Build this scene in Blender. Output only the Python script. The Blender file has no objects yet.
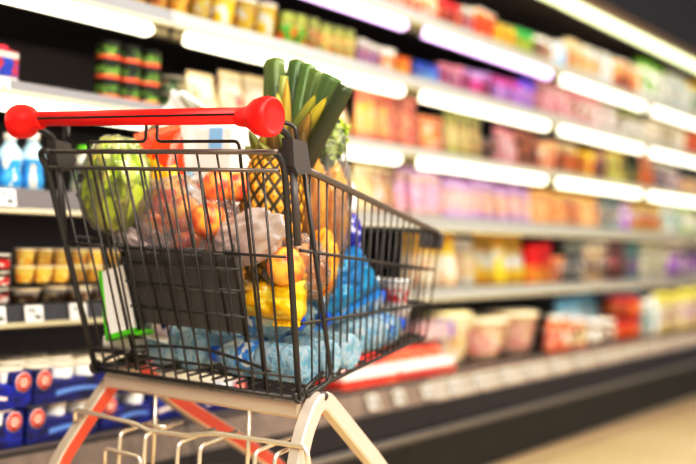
import bpy, math, random
from mathutils import Vector, Matrix, noise
random.seed(7)
sc = bpy.context.scene
COL = sc.collection
PI = math.pi

# ------------------------------------------------------------------ camera
FPX = 1133.0; CH = 0.90
YAW, ROLL, PITCH = math.radians(33.2), math.radians(2.6), math.radians(-0.30)
F0 = Vector((math.cos(YAW), math.sin(YAW), 0)); R0 = Vector((math.sin(YAW), -math.cos(YAW), 0)); ZZ = Vector((0, 0, 1))
CF = math.cos(PITCH)*F0 + math.sin(PITCH)*ZZ
CU0 = -math.sin(PITCH)*F0 + math.cos(PITCH)*ZZ
CR = math.cos(ROLL)*R0 + math.sin(ROLL)*CU0
CU = -math.sin(ROLL)*R0 + math.cos(ROLL)*CU0
CC = Vector((0, 0, CH))
cam_d = bpy.data.cameras.new('camera'); cam = bpy.data.objects.new('camera', cam_d); COL.objects.link(cam)
m = Matrix((CR, CU, -CF)).transposed().to_4x4(); m.translation = CC
cam.matrix_world = m
cam_d.sensor_width = 36; cam_d.lens = FPX/696*36; cam_d.clip_start = 0.05
cam_d.dof.use_dof = True; cam_d.dof.focus_distance = 1.84; cam_d.dof.aperture_fstop = 1.75
sc.camera = cam

def hit(x, y, ax, val):
    """a point seen in the photo, on the plane axis = val"""
    d = CF + CR*((x-348)/FPX) + CU*((232-y)/FPX)
    return CC + d*((val-CC[ax])/d[ax])
def proj(p):
    q = Vector(p)-CC; z = q.dot(CF)
    return 348+FPX*q.dot(CR)/z, 232-FPX*q.dot(CU)/z, z
def xat(px, Y, z):
    lo, hi = 0.2, 30.0
    for _ in range(50):
        mid = (lo+hi)/2
        if proj((mid, Y, z))[0] < px: lo = mid
        else: hi = mid
    return lo

# ------------------------------------------------------------------ materials
MC = {}
def nt(name):
    mt = bpy.data.materials.new(name); mt.use_nodes = True
    t = mt.node_tree; b = t.nodes['Principled BSDF']
    return mt, t, b
def lin(c): return tuple(((v/12.92) if v <= 0.04045 else ((v+0.055)/1.055)**2.4) for v in c)
def mat(name, col, rough=0.45, metal=0.0, emit=0, var=0.0, vscale=30, trans=0, alpha=1, spec=0.5, coat=0, bump=0, bscale=60):
    if name in MC: return MC[name]
    mt, t, b = nt(name)
    c = lin(col)
    b.inputs['Base Color'].default_value = (*c, 1)
    b.inputs['Roughness'].default_value = rough; b.inputs['Metallic'].default_value = metal
    b.inputs['Specular IOR Level'].default_value = spec
    if coat: b.inputs['Coat Weight'].default_value = coat; b.inputs['Coat Roughness'].default_value = .08
    if trans: b.inputs['Transmission Weight'].default_value = trans; b.inputs['IOR'].default_value = 1.3
    if alpha < 1: b.inputs['Alpha'].default_value = alpha
    if emit:
        b.inputs['Emission Color'].default_value = (*c, 1); b.inputs['Emission Strength'].default_value = emit
    if var or bump:
        tc = t.nodes.new('ShaderNodeTexCoord'); n = t.nodes.new('ShaderNodeTexNoise'); n.inputs['Scale'].default_value = vscale; n.inputs['Detail'].default_value = 4
        t.links.new(tc.outputs['Object'], n.inputs['Vector'])
        if var:
            r = t.nodes.new('ShaderNodeValToRGB')
            r.color_ramp.elements[0].position = .3; r.color_ramp.elements[1].position = .7
            r.color_ramp.elements[0].color = (*[v*(1-var) for v in c], 1)
            r.color_ramp.elements[1].color = (*[min(1, v*(1+var)) for v in c], 1)
            t.links.new(n.outputs['Fac'], r.inputs['Fac']); t.links.new(r.outputs['Color'], b.inputs['Base Color'])
        if bump:
            n2 = t.nodes.new('ShaderNodeTexNoise'); n2.inputs['Scale'].default_value = bscale; n2.inputs['Detail'].default_value = 3
            t.links.new(tc.outputs['Object'], n2.inputs['Vector'])
            bp = t.nodes.new('ShaderNodeBump'); bp.inputs['Strength'].default_value = bump; bp.inputs['Distance'].default_value = .004
            t.links.new(n2.outputs['Fac'], bp.inputs['Height']); t.links.new(bp.outputs['Normal'], b.inputs['Normal'])
    MC[name] = mt
    return mt
def label_mat(c1, c2, c3, lo=.25, hi=.75, rough=.35, scale=3.0, thr=.56, mott=.75):
    """printed packaging: body colour c1, label band c2 between heights lo..hi, blotches of accent c3"""
    key = ('lab', c1, c2, c3, lo, hi, scale, thr, mott)
    if key in MC: return MC[key]
    mt, t, b = nt('printed_packaging'); N = t.nodes; L = t.links
    b.inputs['Roughness'].default_value = rough
    tc = N.new('ShaderNodeTexCoord'); sp = N.new('ShaderNodeSeparateXYZ'); L.new(tc.outputs['Generated'], sp.inputs[0])
    g1 = N.new('ShaderNodeMath'); g1.operation = 'GREATER_THAN'; L.new(sp.outputs['Z'], g1.inputs[0]); g1.inputs[1].default_value = lo
    g2 = N.new('ShaderNodeMath'); g2.operation = 'LESS_THAN'; L.new(sp.outputs['Z'], g2.inputs[0]); g2.inputs[1].default_value = hi
    mu = N.new('ShaderNodeMath'); mu.operation = 'MULTIPLY'; L.new(g1.outputs[0], mu.inputs[0]); L.new(g2.outputs[0], mu.inputs[1])
    no = N.new('ShaderNodeTexNoise'); no.inputs['Scale'].default_value = scale; no.inputs['Detail'].default_value = 1.5; L.new(tc.outputs['Generated'], no.inputs['Vector'])
    g3 = N.new('ShaderNodeMath'); g3.operation = 'GREATER_THAN'; L.new(no.outputs['Fac'], g3.inputs[0]); g3.inputs[1].default_value = thr
    mu2 = N.new('ShaderNodeMath'); mu2.operation = 'MULTIPLY'; L.new(mu.outputs[0], mu2.inputs[0]); L.new(g3.outputs[0], mu2.inputs[1])
    x1 = N.new('ShaderNodeMix'); x1.data_type = 'RGBA'; L.new(mu.outputs[0], x1.inputs['Factor']); x1.inputs[6].default_value = (*lin(c1), 1); x1.inputs[7].default_value = (*lin(c2), 1)
    x2 = N.new('ShaderNodeMix'); x2.data_type = 'RGBA'; L.new(mu2.outputs[0], x2.inputs['Factor']); L.new(x1.outputs[2], x2.inputs[6]); x2.inputs[7].default_value = (*lin(c3), 1)
    oi = N.new('ShaderNodeObjectInfo'); hs = N.new('ShaderNodeHueSaturation'); mr = N.new('ShaderNodeMapRange'); mr.inputs[3].default_value = .36; mr.inputs[4].default_value = .88
    L.new(oi.outputs['Random'], mr.inputs[0]); L.new(mr.outputs[0], hs.inputs['Value']); hs.inputs['Saturation'].default_value = 1.0
    va = N.new('ShaderNodeVectorMath'); va.operation = 'ADD'; cx = N.new('ShaderNodeCombineXYZ'); m10 = N.new('ShaderNodeMath'); m10.operation = 'MULTIPLY'; m10.inputs[1].default_value = 17
    L.new(oi.outputs['Random'], m10.inputs[0]); L.new(m10.outputs[0], cx.inputs[0]); L.new(m10.outputs[0], cx.inputs[2]); L.new(tc.outputs['Generated'], va.inputs[0]); L.new(cx.outputs[0], va.inputs[1]); L.new(va.outputs[0], no.inputs['Vector'])
    n3 = N.new('ShaderNodeTexNoise'); n3.inputs['Scale'].default_value = 7.5; n3.inputs['Detail'].default_value = 2; L.new(va.outputs[0], n3.inputs['Vector'])
    cr = N.new('ShaderNodeValToRGB'); e = cr.color_ramp.elements; e[0].position = .36; e[0].color = (.16, .10, .09, 1); e[1].position = .47; e[1].color = (.5, .5, .5, 1); k1 = e.new(.56); k1.color = (.5, .5, .5, 1); k2 = e.new(.68); k2.color = (.92, .90, .86, 1)
    L.new(n3.outputs['Fac'], cr.inputs['Fac'])
    ov = N.new('ShaderNodeMix'); ov.data_type = 'RGBA'; ov.blend_type = 'OVERLAY'; ov.inputs['Factor'].default_value = mott; L.new(x2.outputs[2], ov.inputs[6]); L.new(cr.outputs['Color'], ov.inputs[7])
    L.new(ov.outputs[2], hs.inputs['Color']); L.new(hs.outputs[0], b.inputs['Base Color'])
    MC[key] = mt
    return mt
def vcol_mat(name, rough=.45, bump=.0, bscale=80, coat=0, sss=0):
    if name in MC: return MC[name]
    mt, t, b = nt(name)
    a = t.nodes.new('ShaderNodeVertexColor'); a.layer_name = 'Col'
    t.links.new(a.outputs['Color'], b.inputs['Base Color']); b.inputs['Roughness'].default_value = rough
    if coat: b.inputs['Coat Weight'].default_value = coat
    if bump:
        tc = t.nodes.new('ShaderNodeTexCoord'); n2 = t.nodes.new('ShaderNodeTexNoise'); n2.inputs['Scale'].default_value = bscale
        t.links.new(tc.outputs['Object'], n2.inputs['Vector'])
        bp = t.nodes.new('ShaderNodeBump'); bp.inputs['Strength'].default_value = bump; bp.inputs['Distance'].default_value = .003
        t.links.new(n2.outputs['Fac'], bp.inputs['Height']); t.links.new(bp.outputs['Normal'], b.inputs['Normal'])
    MC[name] = mt
    return mt
def film_mat(name, col=(.95, .95, .95), dens=.3, rough=.12):
    """thin wrinkled clear film: mostly see-through, milky at folds, glossy"""
    if name in MC: return MC[name]
    mt = bpy.data.materials.new(name); mt.use_nodes = True; t = mt.node_tree; N = t.nodes; L = t.links
    N.remove(N['Principled BSDF']); out = N['Material Output']
    tr = N.new('ShaderNodeBsdfTransparent'); df = N.new('ShaderNodeBsdfDiffuse'); df.inputs['Color'].default_value = (*lin(col), 1)
    tl = N.new('ShaderNodeBsdfTranslucent'); tl.inputs['Color'].default_value = (*lin(col), 1)
    gl = N.new('ShaderNodeBsdfGlossy'); gl.inputs['Roughness'].default_value = rough
    a1 = N.new('ShaderNodeMixShader'); a1.inputs[0].default_value = .4; L.new(df.outputs[0], a1.inputs[1]); L.new(tl.outputs[0], a1.inputs[2])
    lw = N.new('ShaderNodeLayerWeight'); lw.inputs['Blend'].default_value = .35
    tc = N.new('ShaderNodeTexCoord'); n = N.new('ShaderNodeTexNoise'); n.inputs['Scale'].default_value = 22; n.inputs['Detail'].default_value = 3; n.inputs['Distortion'].default_value = 1.2
    L.new(tc.outputs['Object'], n.inputs['Vector'])
    bp = N.new('ShaderNodeBump'); bp.inputs['Strength'].default_value = .6; bp.inputs['Distance'].default_value = .006; L.new(n.outputs['Fac'], bp.inputs['Height'])
    L.new(bp.outputs[0], gl.inputs['Normal'])
    m1 = N.new('ShaderNodeMath'); m1.operation = 'MULTIPLY_ADD'; L.new(lw.outputs['Facing'], m1.inputs[0]); m1.inputs[1].default_value = .32; m1.inputs[2].default_value = dens
    m1.use_clamp = True
    mx = N.new('ShaderNodeMixShader'); L.new(m1.outputs[0], mx.inputs[0]); L.new(tr.outputs[0], mx.inputs[1]); L.new(a1.outputs[0], mx.inputs[2])
    fr = N.new('ShaderNodeFresnel'); fr.inputs['IOR'].default_value = 1.45; L.new(bp.outputs[0], fr.inputs['Normal'])
    m2 = N.new('ShaderNodeMixShader'); L.new(fr.outputs[0], m2.inputs[0]); L.new(mx.outputs[0], m2.inputs[1]); L.new(gl.outputs[0], m2.inputs[2])
    L.new(m2.outputs[0], out.inputs['Surface'])
    MC[name] = mt
    return mt

# ------------------------------------------------------------------ mesh builder
class MB:
    def __init__(s): s.v = []; s.f = []; s.mi = []; s.sm = []; s.c = {}
    def add(s, vs, fs, mi=0, smooth=True, cols=None):
        o = len(s.v); s.v += [Vector(p) for p in vs]
        if cols:
            for i, c in enumerate(cols): s.c[o+i] = c
        for f in fs: s.f.append([o+i for i in f]); s.mi.append(mi); s.sm.append(smooth)
        return s
    def box(s, lo, hi, mi=0, M=None, bev=0):
        (x0, y0, z0), (x1, y1, z1) = lo, hi
        if bev:
            b = min(bev, (x1-x0)/2.01, (y1-y0)/2.01, (z1-z0)/2.01)
            prof = []
            pts = []
            rings = [(z0, b), (z0+b, 0), (z1-b, 0), (z1, b)]
            vs = []
            for z, i in rings:
                c = b
                xs0, xs1, ys0, ys1 = x0+i, x1-i, y0+i, y1-i
                vs += [(xs0+c, ys0, z), (xs1-c, ys0, z), (xs1, ys0+c, z), (xs1, ys1-c, z), (xs1-c, ys1, z), (xs0+c, ys1, z), (xs0, ys1-c, z), (xs0, ys0+c, z)]
            fs = [list(range(7, -1, -1)), list(range(24, 32))]
            for r in range(3):
                for k in range(8): fs.append([r*8+k, r*8+(k+1) % 8, r*8+8+(k+1) % 8, r*8+8+k])
        else:
            vs = [(x0, y0, z0), (x1, y0, z0), (x1, y1, z0), (x0, y1, z0), (x0, y0, z1), (x1, y0, z1), (x1, y1, z1), (x0, y1, z1)]
            fs = [(3, 2, 1, 0), (4, 5, 6, 7), (0, 1, 5, 4), (1, 2, 6, 5), (2, 3, 7, 6), (3, 0, 4, 7)]
        if M: vs = [M @ Vector(p) for p in vs]
        return s.add(vs, fs, mi, False)
    def tube(s, pts, r, n=8, mi=0, closed=False, flat=None, caps=True, up=None):
        """round (or flat: rx, ry) tube along a polyline"""
        P = [Vector(p) for p in pts]; K = len(P); vs = []; fs = []
        T = []
        for i in range(K):
            a = P[i-1] if (i > 0 or closed) else P[i]; b = P[(i+1) % K] if (i < K-1 or closed) else P[i]
            T.append((b-a).normalized())
        u = Vector(up) if up else (Vector((0, 0, 1)) if abs(T[0].z) < .9 else Vector((1, 0, 0)))
        u = (u-T[0]*u.dot(T[0])).normalized()
        for i in range(K):
            u = (u-T[i]*u.dot(T[i])).normalized(); w = T[i].cross(u)
            rr = r[i] if isinstance(r, (list, tuple)) else r
            rx, ry = (flat if flat else (rr, rr))
            k = 1.0
            if 0 < i < K-1 or closed:
                a = (P[i]-P[i-1]).normalized(); cs = max(.35, math.sqrt(max(0, (1+a.dot((P[(i+1) % K]-P[i]).normalized()))/2)))
                k = 1.0
            for j in range(n):
                t = 2*PI*(j+.5)/n
                vs.append(P[i]+u*math.cos(t)*rx*k+w*math.sin(t)*ry*k)
        R = K if closed else K-1
        for i in range(R):
            for j in range(n):
                a = i*n+j; b = i*n+(j+1) % n; c = ((i+1) % K)*n+(j+1) % n; d = ((i+1) % K)*n+j
                fs.append((a, b, c, d))
        if caps and not closed:
            fs.append(list(range(n-1, -1, -1))); fs.append([(K-1)*n+j for j in range(n)])
        return s.add(vs, fs, mi, n > 4)
    def lathe(s, prof, n=20, mi=0, M=None, cap0=True, cap1=True, wob=None):
        """prof = (radius, z) list, around local Z"""
        vs = []; fs = []
        for r, z in prof:
            for j in range(n):
                a = 2*PI*j/n; k = wob(a, z) if wob else 1
                vs.append(Vector((r*k*math.cos(a), r*k*math.sin(a), z)))
        for i in range(len(prof)-1):
            for j in range(n): fs.append((i*n+j, i*n+(j+1) % n, (i+1)*n+(j+1) % n, (i+1)*n+j))
        if cap0: fs.append(list(range(n-1, -1, -1)))
        if cap1: fs.append([(len(prof)-1)*n+j for j in range(n)])
        if M: vs = [M @ p for p in vs]
        return s.add(vs, fs, mi, True)
    def grid(s, fn, nu, nv, mi=0, wrap=False, colfn=None, smooth=True):
        vs = []; fs = []; cs = []
        for i in range(nv+1):
            for j in range(nu if wrap else nu+1):
                vs.append(Vector(fn(j/nu, i/nv)))
                if colfn: cs.append(colfn(j/nu, i/nv))
        w = nu if wrap else nu+1
        for i in range(nv):
            for j in range(nu):
                fs.append((i*w+j, i*w+(j+1) % w, (i+1)*w+(j+1) % w, (i+1)*w+j))
        return s.add(vs, fs, mi, smooth, cs if colfn else None)
    def xf(s, M): s.v = [M @ p for p in s.v]; return s
    def build(s, name, mats, parent=None, origin=None, sub=0):
        """mesh in world coordinates; the origin goes to the parent's base or to the thing's own base"""
        if not isinstance(mats, (list, tuple)): mats = [mats]
        if parent is not None: o = world_loc(parent) ; 
        elif origin is not None: o = Vector(origin)
        else:
            xs = [p.x for p in s.v]; ys = [p.y for p in s.v]; zs = [p.z for p in s.v]
            o = Vector(((min(xs)+max(xs))/2, (min(ys)+max(ys))/2, min(zs)))
        me = bpy.data.meshes.new(name)
        me.from_pydata([p-o for p in s.v], [], s.f); 
        for mt in mats: me.materials.append(mt)
        for p, mi, sm in zip(me.polygons, s.mi, s.sm): p.material_index = mi; p.use_smooth = sm
        if s.c:
            ca = me.color_attributes.new('Col', 'FLOAT_COLOR', 'POINT')
            for i in range(len(s.v)):
                c = s.c.get(i, (.5, .5, .5)); ca.data[i].color = (*lin(c), 1)
        me.update()
        ob = bpy.data.objects.new(name, me); COL.objects.link(ob)
        if parent is not None: ob.parent = parent
        else: ob.location = o
        if sub:
            md = ob.modifiers.new('smooth', 'SUBSURF'); md.levels = sub; md.render_levels = sub
        return ob
def world_loc(o):
    p = Vector((0, 0, 0))
    while o is not None: p = p+o.location; o = o.parent
    return p
def tag(o, label=None, cat=None, group=None, kind=None):
    if label: o['label'] = label
    if cat: o['category'] = cat
    if group: o['group'] = group
    if kind: o['kind'] = kind
    return o
def thing(name, loc, label, cat, group=None):
    o = bpy.data.objects.new(name, None); COL.objects.link(o); o.location = loc; o.empty_display_size = .05
    return tag(o, label, cat, group)
def copy_tree(o, parent=None):
    c = o.copy(); COL.objects.link(c); c.parent = parent
    for ch in list(o.children): copy_tree(ch, c)
    return c
def rounded(pts, r, n=4):
    P = [Vector(p) for p in pts]; out = [P[0]]
    for i in range(1, len(P)-1):
        a = P[i-1]-P[i]; b = P[i+1]-P[i]
        k = min(r, a.length*.49, b.length*.49); A = P[i]+a.normalized()*k; B = P[i]+b.normalized()*k
        for j in range(n+1):
            t = j/n; out.append(A*(1-t)**2+P[i]*2*t*(1-t)+B*t*t)
    out.append(P[-1]); return out
def lerp(a, b, t): return Vector(a)*(1-t)+Vector(b)*t
def fbm(p, o=3):
    v = 0; a = 1; q = Vector(p)
    for _ in range(o): v += a*noise.noise(q); q = q*2.03; a *= .5
    return v

# ------------------------------------------------------------------ setting
floor_m, t_, b_ = nt('beige_floor_tiles')
tc = t_.nodes.new('ShaderNodeTexCoord'); bk = t_.nodes.new('ShaderNodeTexBrick'); bk.offset = 0
bk.inputs['Scale'].default_value = 1; bk.inputs['Brick Width'].default_value = .6; bk.inputs['Row Height'].default_value = .6; bk.inputs['Mortar Size'].default_value = .004
bk.inputs['Color1'].default_value = (*lin((.80, .71, .58)), 1); bk.inputs['Color2'].default_value = (*lin((.78, .69, .55)), 1); bk.inputs['Mortar'].default_value = (*lin((.45, .38, .3)), 1)
t_.links.new(tc.outputs['Object'], bk.inputs['Vector']); t_.links.new(bk.outputs['Color'], b_.inputs['Base Color']); b_.inputs['Roughness'].default_value = .3
o = MB().box((-3, -3.5, -.1), (11, 3.2, 0)).build('floor', floor_m, origin=(0, 0, 0)); tag(o, kind='structure')
o = MB().box((-3, 2.95, 0), (11, 3.1, 3.4)).build('wall_back', mat('wall_grey', (.5, .49, .48), .8)); tag(o, kind='structure')
o = MB().box((-3, -3.5, 3.4), (11, 3.1, 3.5)).build('ceiling', mat('ceiling_white', (.85, .84, .82), .8)); tag(o, kind='structure')

# ------------------------------------------------------------------ display case bays
BX0, BW = 2.112 - 1.214, 1.214
LZ = {1: 1.580, 2: 1.360, 3: 1.132, 4: .902, 5: .655}       # heights of light strip / lower rail edge of each shelf
TOPZ = {1: 1.638, 2: 1.416, 3: 1.176, 4: .946, 5: .691, 6: .405}
YF = 1.945
m_back = mat('case_back_black', (.44, .38, .37), .5)
m_shelf = mat('shelf_dark', (.24, .21, .20), .4)
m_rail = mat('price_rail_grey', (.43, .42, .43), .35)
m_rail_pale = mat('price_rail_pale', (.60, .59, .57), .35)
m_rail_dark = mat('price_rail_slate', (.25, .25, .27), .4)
m_rail_lip = mat('rail_lip_cream', (.78, .75, .64), .35)
m_socket = mat('socket_olive', (.45, .42, .30), .5)
m_navy = mat('case_front_navy', (.075, .05, .11), .35)
m_kick = mat('case_kick_brown', (.065, .045, .035), .45)
m_bump = mat('bumper_steel', (.52, .50, .47), .35, .5)
m_fascia = mat('canopy_navy', (.05, .048, .085), .5)
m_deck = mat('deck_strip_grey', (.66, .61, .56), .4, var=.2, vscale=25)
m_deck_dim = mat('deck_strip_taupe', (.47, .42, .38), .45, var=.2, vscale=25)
m_wood = mat('canopy_edge_bronze', (.42, .31, .22), .5)
def lamp(name, col, e): return mat(name, col, .5, emit=e)
tubes = {1: lamp('tube_violet', (.92, .80, 1), 2.6), 2: lamp('tube_white', (1, .985, .90), 3.0), 3: lamp('tube_white', (1, .985, .90), 3.0), 0: lamp('tube_greenish', (.96, 1, .82), 1.7)}
bay_words = ['at the left edge behind the cart handle', 'behind the loaded cart basket', 'just past the cart nose', 'fourth from the left', 'second furthest along the aisle', 'furthest along the aisle']
for k in range(6):
    x0 = BX0+k*BW+.002; x1 = x0+BW-.004; xm = (x0+x1)/2
    r = thing('chilled_display_case', (xm, 2.35, 0), 'dark chilled display case with lit shelves, '+bay_words[k], 'display case', 'display case bays along the wall')
    MB().box((x0, 2.62, .1), (x1, 2.70, 2.35)).build('back_panel', m_back, r)
    for s in range(1, 6):
        tz = TOPZ[s]
        depth0 = 2.62
        sh = MB().box((x0, YF+.012, tz-.028), (x1, depth0, tz)).build('shelf', m_shelf, r)
        lowz = LZ[s]+(.022 if s <= 3 else 0)
        # sloped ticket rail along the shelf front
        mb = MB(); yb = YF+.012
        pr = [(yb, tz+.004), (YF-.002, tz+.004), (YF-.012, lowz+.006), (YF-.012, lowz), (yb, lowz)]
        vs = [(x0, y, z) for y, z in pr]+[(x1, y, z) for y, z in pr]; n = len(pr)
        mb.add(vs, [list(range(n)), list(range(2*n-1, n-1, -1))]+[(i, n+i, n+(i+1) % n, (i+1) % n) for i in range(n)], 0, False)
        slate = s == 5 or s == 4
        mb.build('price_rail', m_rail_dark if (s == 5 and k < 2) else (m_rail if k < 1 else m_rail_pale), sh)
        MB().box((x0, YF-.019, lowz-.008), (x1, YF-.004, lowz+.004), bev=.002).build('rail_lip', m_rail_lip, sh)
        if s <= 3:
            g = .055
            zc = LZ[s]-.001; rr = .0185
            prof = [(.004, 0), (rr*.7, .006), (rr, .02), (rr, BW-.004-2*g-.02), (rr*.7, BW-.004-2*g-.006), (.004, BW-.004-2*g)]
            M = Matrix.Translation((x0+g, YF+.003, zc-.001)) @ Matrix.Rotation(PI/2, 4, 'Y')
            MB().lathe(prof, 14, 0, M).build('light_tube', tubes[1] if (s == 1 and 1 <= k <= 2) else tubes[2], sh)
            for xx in (x0+.004, x1-.05):
                MB().box((xx, YF-.010, zc-.014), (xx+.046, YF+.016, zc+.022), bev=.004).build('tube_socket', m_socket, sh)
    # base: deck, sloped ticket edge, front panel, bumper, kick plate
    MB().box((x0, 1.83, .36), (x1, 2.62, .405)).build('deck', m_shelf, r)
    pr = [(1.858, .4055), (1.835, .4055), (1.800, .330), (1.858, .330)]; n = 4
    vs = [(x0, y, z) for y, z in pr]+[(x1, y, z) for y, z in pr]
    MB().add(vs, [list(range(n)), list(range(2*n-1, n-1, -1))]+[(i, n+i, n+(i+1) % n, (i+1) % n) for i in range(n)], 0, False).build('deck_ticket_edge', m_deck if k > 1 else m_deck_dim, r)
    MB().box((x0, 1.808, .20), (x1, 2.62, .330)).build('front_panel', m_navy, r)
    MB().box((x0, 1.785, .218), (x1, 1.808, .240), bev=.006).build('bumper_rail', m_bump, r)
    MB().box((x0, 1.905, 0), (x1, 2.62, .20)).build('kick_plate', m_kick, r)
    # canopy
    cn = MB().box((x0, 1.90, 1.955), (x1, 2.70, 2.40)).build('canopy', m_fascia, r)
    MB().box((x0, 1.885, 1.935), (x1, 1.90, 1.962), bev=.003).build('canopy_edge', m_wood, cn)
    MB().box((x0, 1.915, 1.885), (x1, 1.965, 1.930), bev=.012).build('light_tube', tubes[0], cn)
    MB().box((x0, 1.90, 1.932), (x1, 2.62, 1.955)).build('canopy_soffit', m_back, cn)

# ------------------------------------------------------------------ products on the shelves
def prod_cup(w, h, mats, d=None):
    """tapered cup or tub with a rimmed lid"""
    r = w/2*.97; b = MB()
    b.lathe([(r*.60, 0), (r*.74, .002), (r*.78, h*.25), (r*.92, h*.86), (r*.95, h*.93)], 18)
    l = MB(); l.lathe([(r*.97, h*.92), (r, h*.925), (r, h*.97), (r*.94, h*.985), (r*.90, h), (r*.2, h*.997)], 18)
    return [('cup', b, mats[0]), ('lid', l, mats[1])]
def prod_jar(w, h, mats, d=None):
    r = w/2*.97; b = MB()
    b.lathe([(r*.9, 0), (r, h*.03), (r, h*.70), (r*.93, h*.77), (r*.80, h*.81), (r*.8, h*.83)], 18)
    l = MB(); l.lathe([(r*.85, h*.82), (r*.87, h*.83), (r*.87, h*.98), (r*.82, h)], 18)
    return [('jar', b, mats[0]), ('lid', l, mats[1])]
def prod_can(w, h, mats, d=None):
    r = w/2*.97; b = MB()
    b.lathe([(r*.92, 0), (r, h*.05), (r*.97, h*.09), (r*.97, h*.86), (r, h*.9)], 18)
    l = MB(); l.lathe([(r, h*.9), (r*1.0, h*.985), (r*.94, h), (r*.90, h*.96), (r*.1, h*.96)], 18)
    return [('tub', b, mats[0]), ('lid', l, mats[1])]
def prod_bottle(w, h, mats, d=None):
    r = w/2*.97; b = MB()
    b.lathe([(r*.86, 0), (r, h*.03), (r, h*.22), (r*.92, h*.27), (r*.92, h*.40), (r, h*.46), (r, h*.60), (r*.85, h*.70), (r*.52, h*.80), (r*.42, h*.85), (r*.42, h*.88)], 18)
    l = MB(); l.lathe([(r*.5, h*.87), (r*.54, h*.88), (r*.54, h*.985), (r*.48, h)], 16)
    return [('bottle', b, mats[0]), ('cap', l, mats[1])]
def prod_pouch(w, h, mats, d=None):
    """stand-up pouch: fat foot, flat crimped top"""
    d = d or w*.55; b = MB()
    def fn(u, v):
        a = 2*PI*u; k = (1-v**1.6)*.97+.03
        fl = .92+.08*min(1, v*5) if v < .2 else 1
        x = math.copysign(abs(math.cos(a))**.6, math.cos(a))*w/2*(fl-.04*math.sin(v*PI))
        y = math.copysign(abs(math.sin(a))**.8, math.sin(a))*d/2*k
        return x, y+.004*math.sin(a*3+v*5)*k, v*h*.93
    b.grid(fn, 22, 8, wrap=True)
    b.f.append(list(range(21, -1, -1))); b.mi.append(0); b.sm.append(False)
    c = MB().box((-w*.49, -d*.025, h*.92), (w*.49, d*.025, h), bev=.001)
    return [('pouch', b, mats[0]), ('crimped_top', c, mats[1])]
def prod_carton(w, h, mats, d=None):
    """gable-top carton"""
    d = d or w; b = MB().box((-w/2*.97, -d/2, 0), (w/2*.97, d/2, h*.80), bev=.003)
    W = w/2*.97
    g = MB().add([(-W, -d/2, h*.8), (W, -d/2, h*.8), (W, d/2, h*.8), (-W, d/2, h*.8), (-W, -.003, h*.93), (W, -.003, h*.93), (W, .003, h*.93), (-W, .003, h*.93), (-W, -.003, h), (W, -.003, h), (W, .003, h), (-W, .003, h)],
                 [(0, 1, 5, 4), (2, 3, 7, 6), (1, 2, 6, 5), (3, 0, 4, 7), (4, 5, 9, 8), (6, 7, 11, 10), (5, 6, 10, 9), (7, 4, 8, 11), (8, 9, 10, 11)], 0, False)
    return [('carton', b, mats[0]), ('gable_top', g, mats[1])]
def prod_box(w, h, mats, d=None):
    d = d or w*.6
    b = MB().box((-w/2*.97, -d/2, 0), (w/2*.97, d/2, h*.94), bev=.002)
    l = MB().box((-w/2*.975, -d/2*1.01, h*.86), (w/2*.975, d/2*1.01, h), bev=.003)
    return [('box', b, mats[0]), ('lid', l, mats[1])]
def prod_tin(w, h, mats, d=None):
    L = prod_can(w, h, mats); r = w/2*.97
    b = MB().lathe([(r*.985, h*.10), (r*.99, h*.11), (r*.99, h*.29), (r*.985, h*.30)], 18, 0, None, False, False)
    return L+[('red_band', b, mat('tin_band', (.85, .36, .20), .4))]
KINDS = {'tin': (prod_tin, 'round tin', 'tin'), 'cup': (prod_cup, 'lidded cup', 'cup'), 'tub': (prod_cup, 'lidded tub', 'tub'), 'jar': (prod_jar, 'screw-top jar', 'jar'), 'can': (prod_can, 'round tub', 'tub'), 'bottle': (prod_bottle, 'capped bottle', 'bottle'),
         'pouch': (prod_pouch, 'stand-up pouch', 'pouch'), 'carton': (prod_carton, 'gable-top carton', 'carton'), 'box': (prod_box, 'lidded box', 'box')}
OBJN = {'tin': 'food_tin', 'cup': 'yoghurt_cup', 'tub': 'food_tub', 'jar': 'food_jar', 'can': 'dip_tub', 'bottle': 'drink_bottle', 'pouch': 'food_pouch', 'carton': 'drink_carton', 'box': 'food_box'}
SHELF = {1: 'top shelf', 2: 'second shelf down', 3: 'third shelf down', 4: 'fourth shelf down', 5: 'fifth shelf down', 6: 'bottom deck'}
ORD = 'first second third fourth fifth sixth seventh eighth ninth tenth eleventh twelfth thirteenth fourteenth fifteenth sixteenth seventeenth eighteenth nineteenth twentieth'.split()
CAPH = {1: .235, 2: .185, 3: .190, 4: .205, 5: .218, 6: .225}
PLACED = []          # (shelf, x, y, layer, nlayers, kind, cname, root)
def make_product(kind, w, h, mats, d=None):
    fn = KINDS[kind][0]; pts = fn(w, h, mats, d)
    (n0, b0, m0) = pts[0]
    root = b0.build(OBJN[kind], m0, origin=(0, 0, 0))
    for n, b, mm in pts[1:]: b.build(n, mm, root)
    return root
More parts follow.
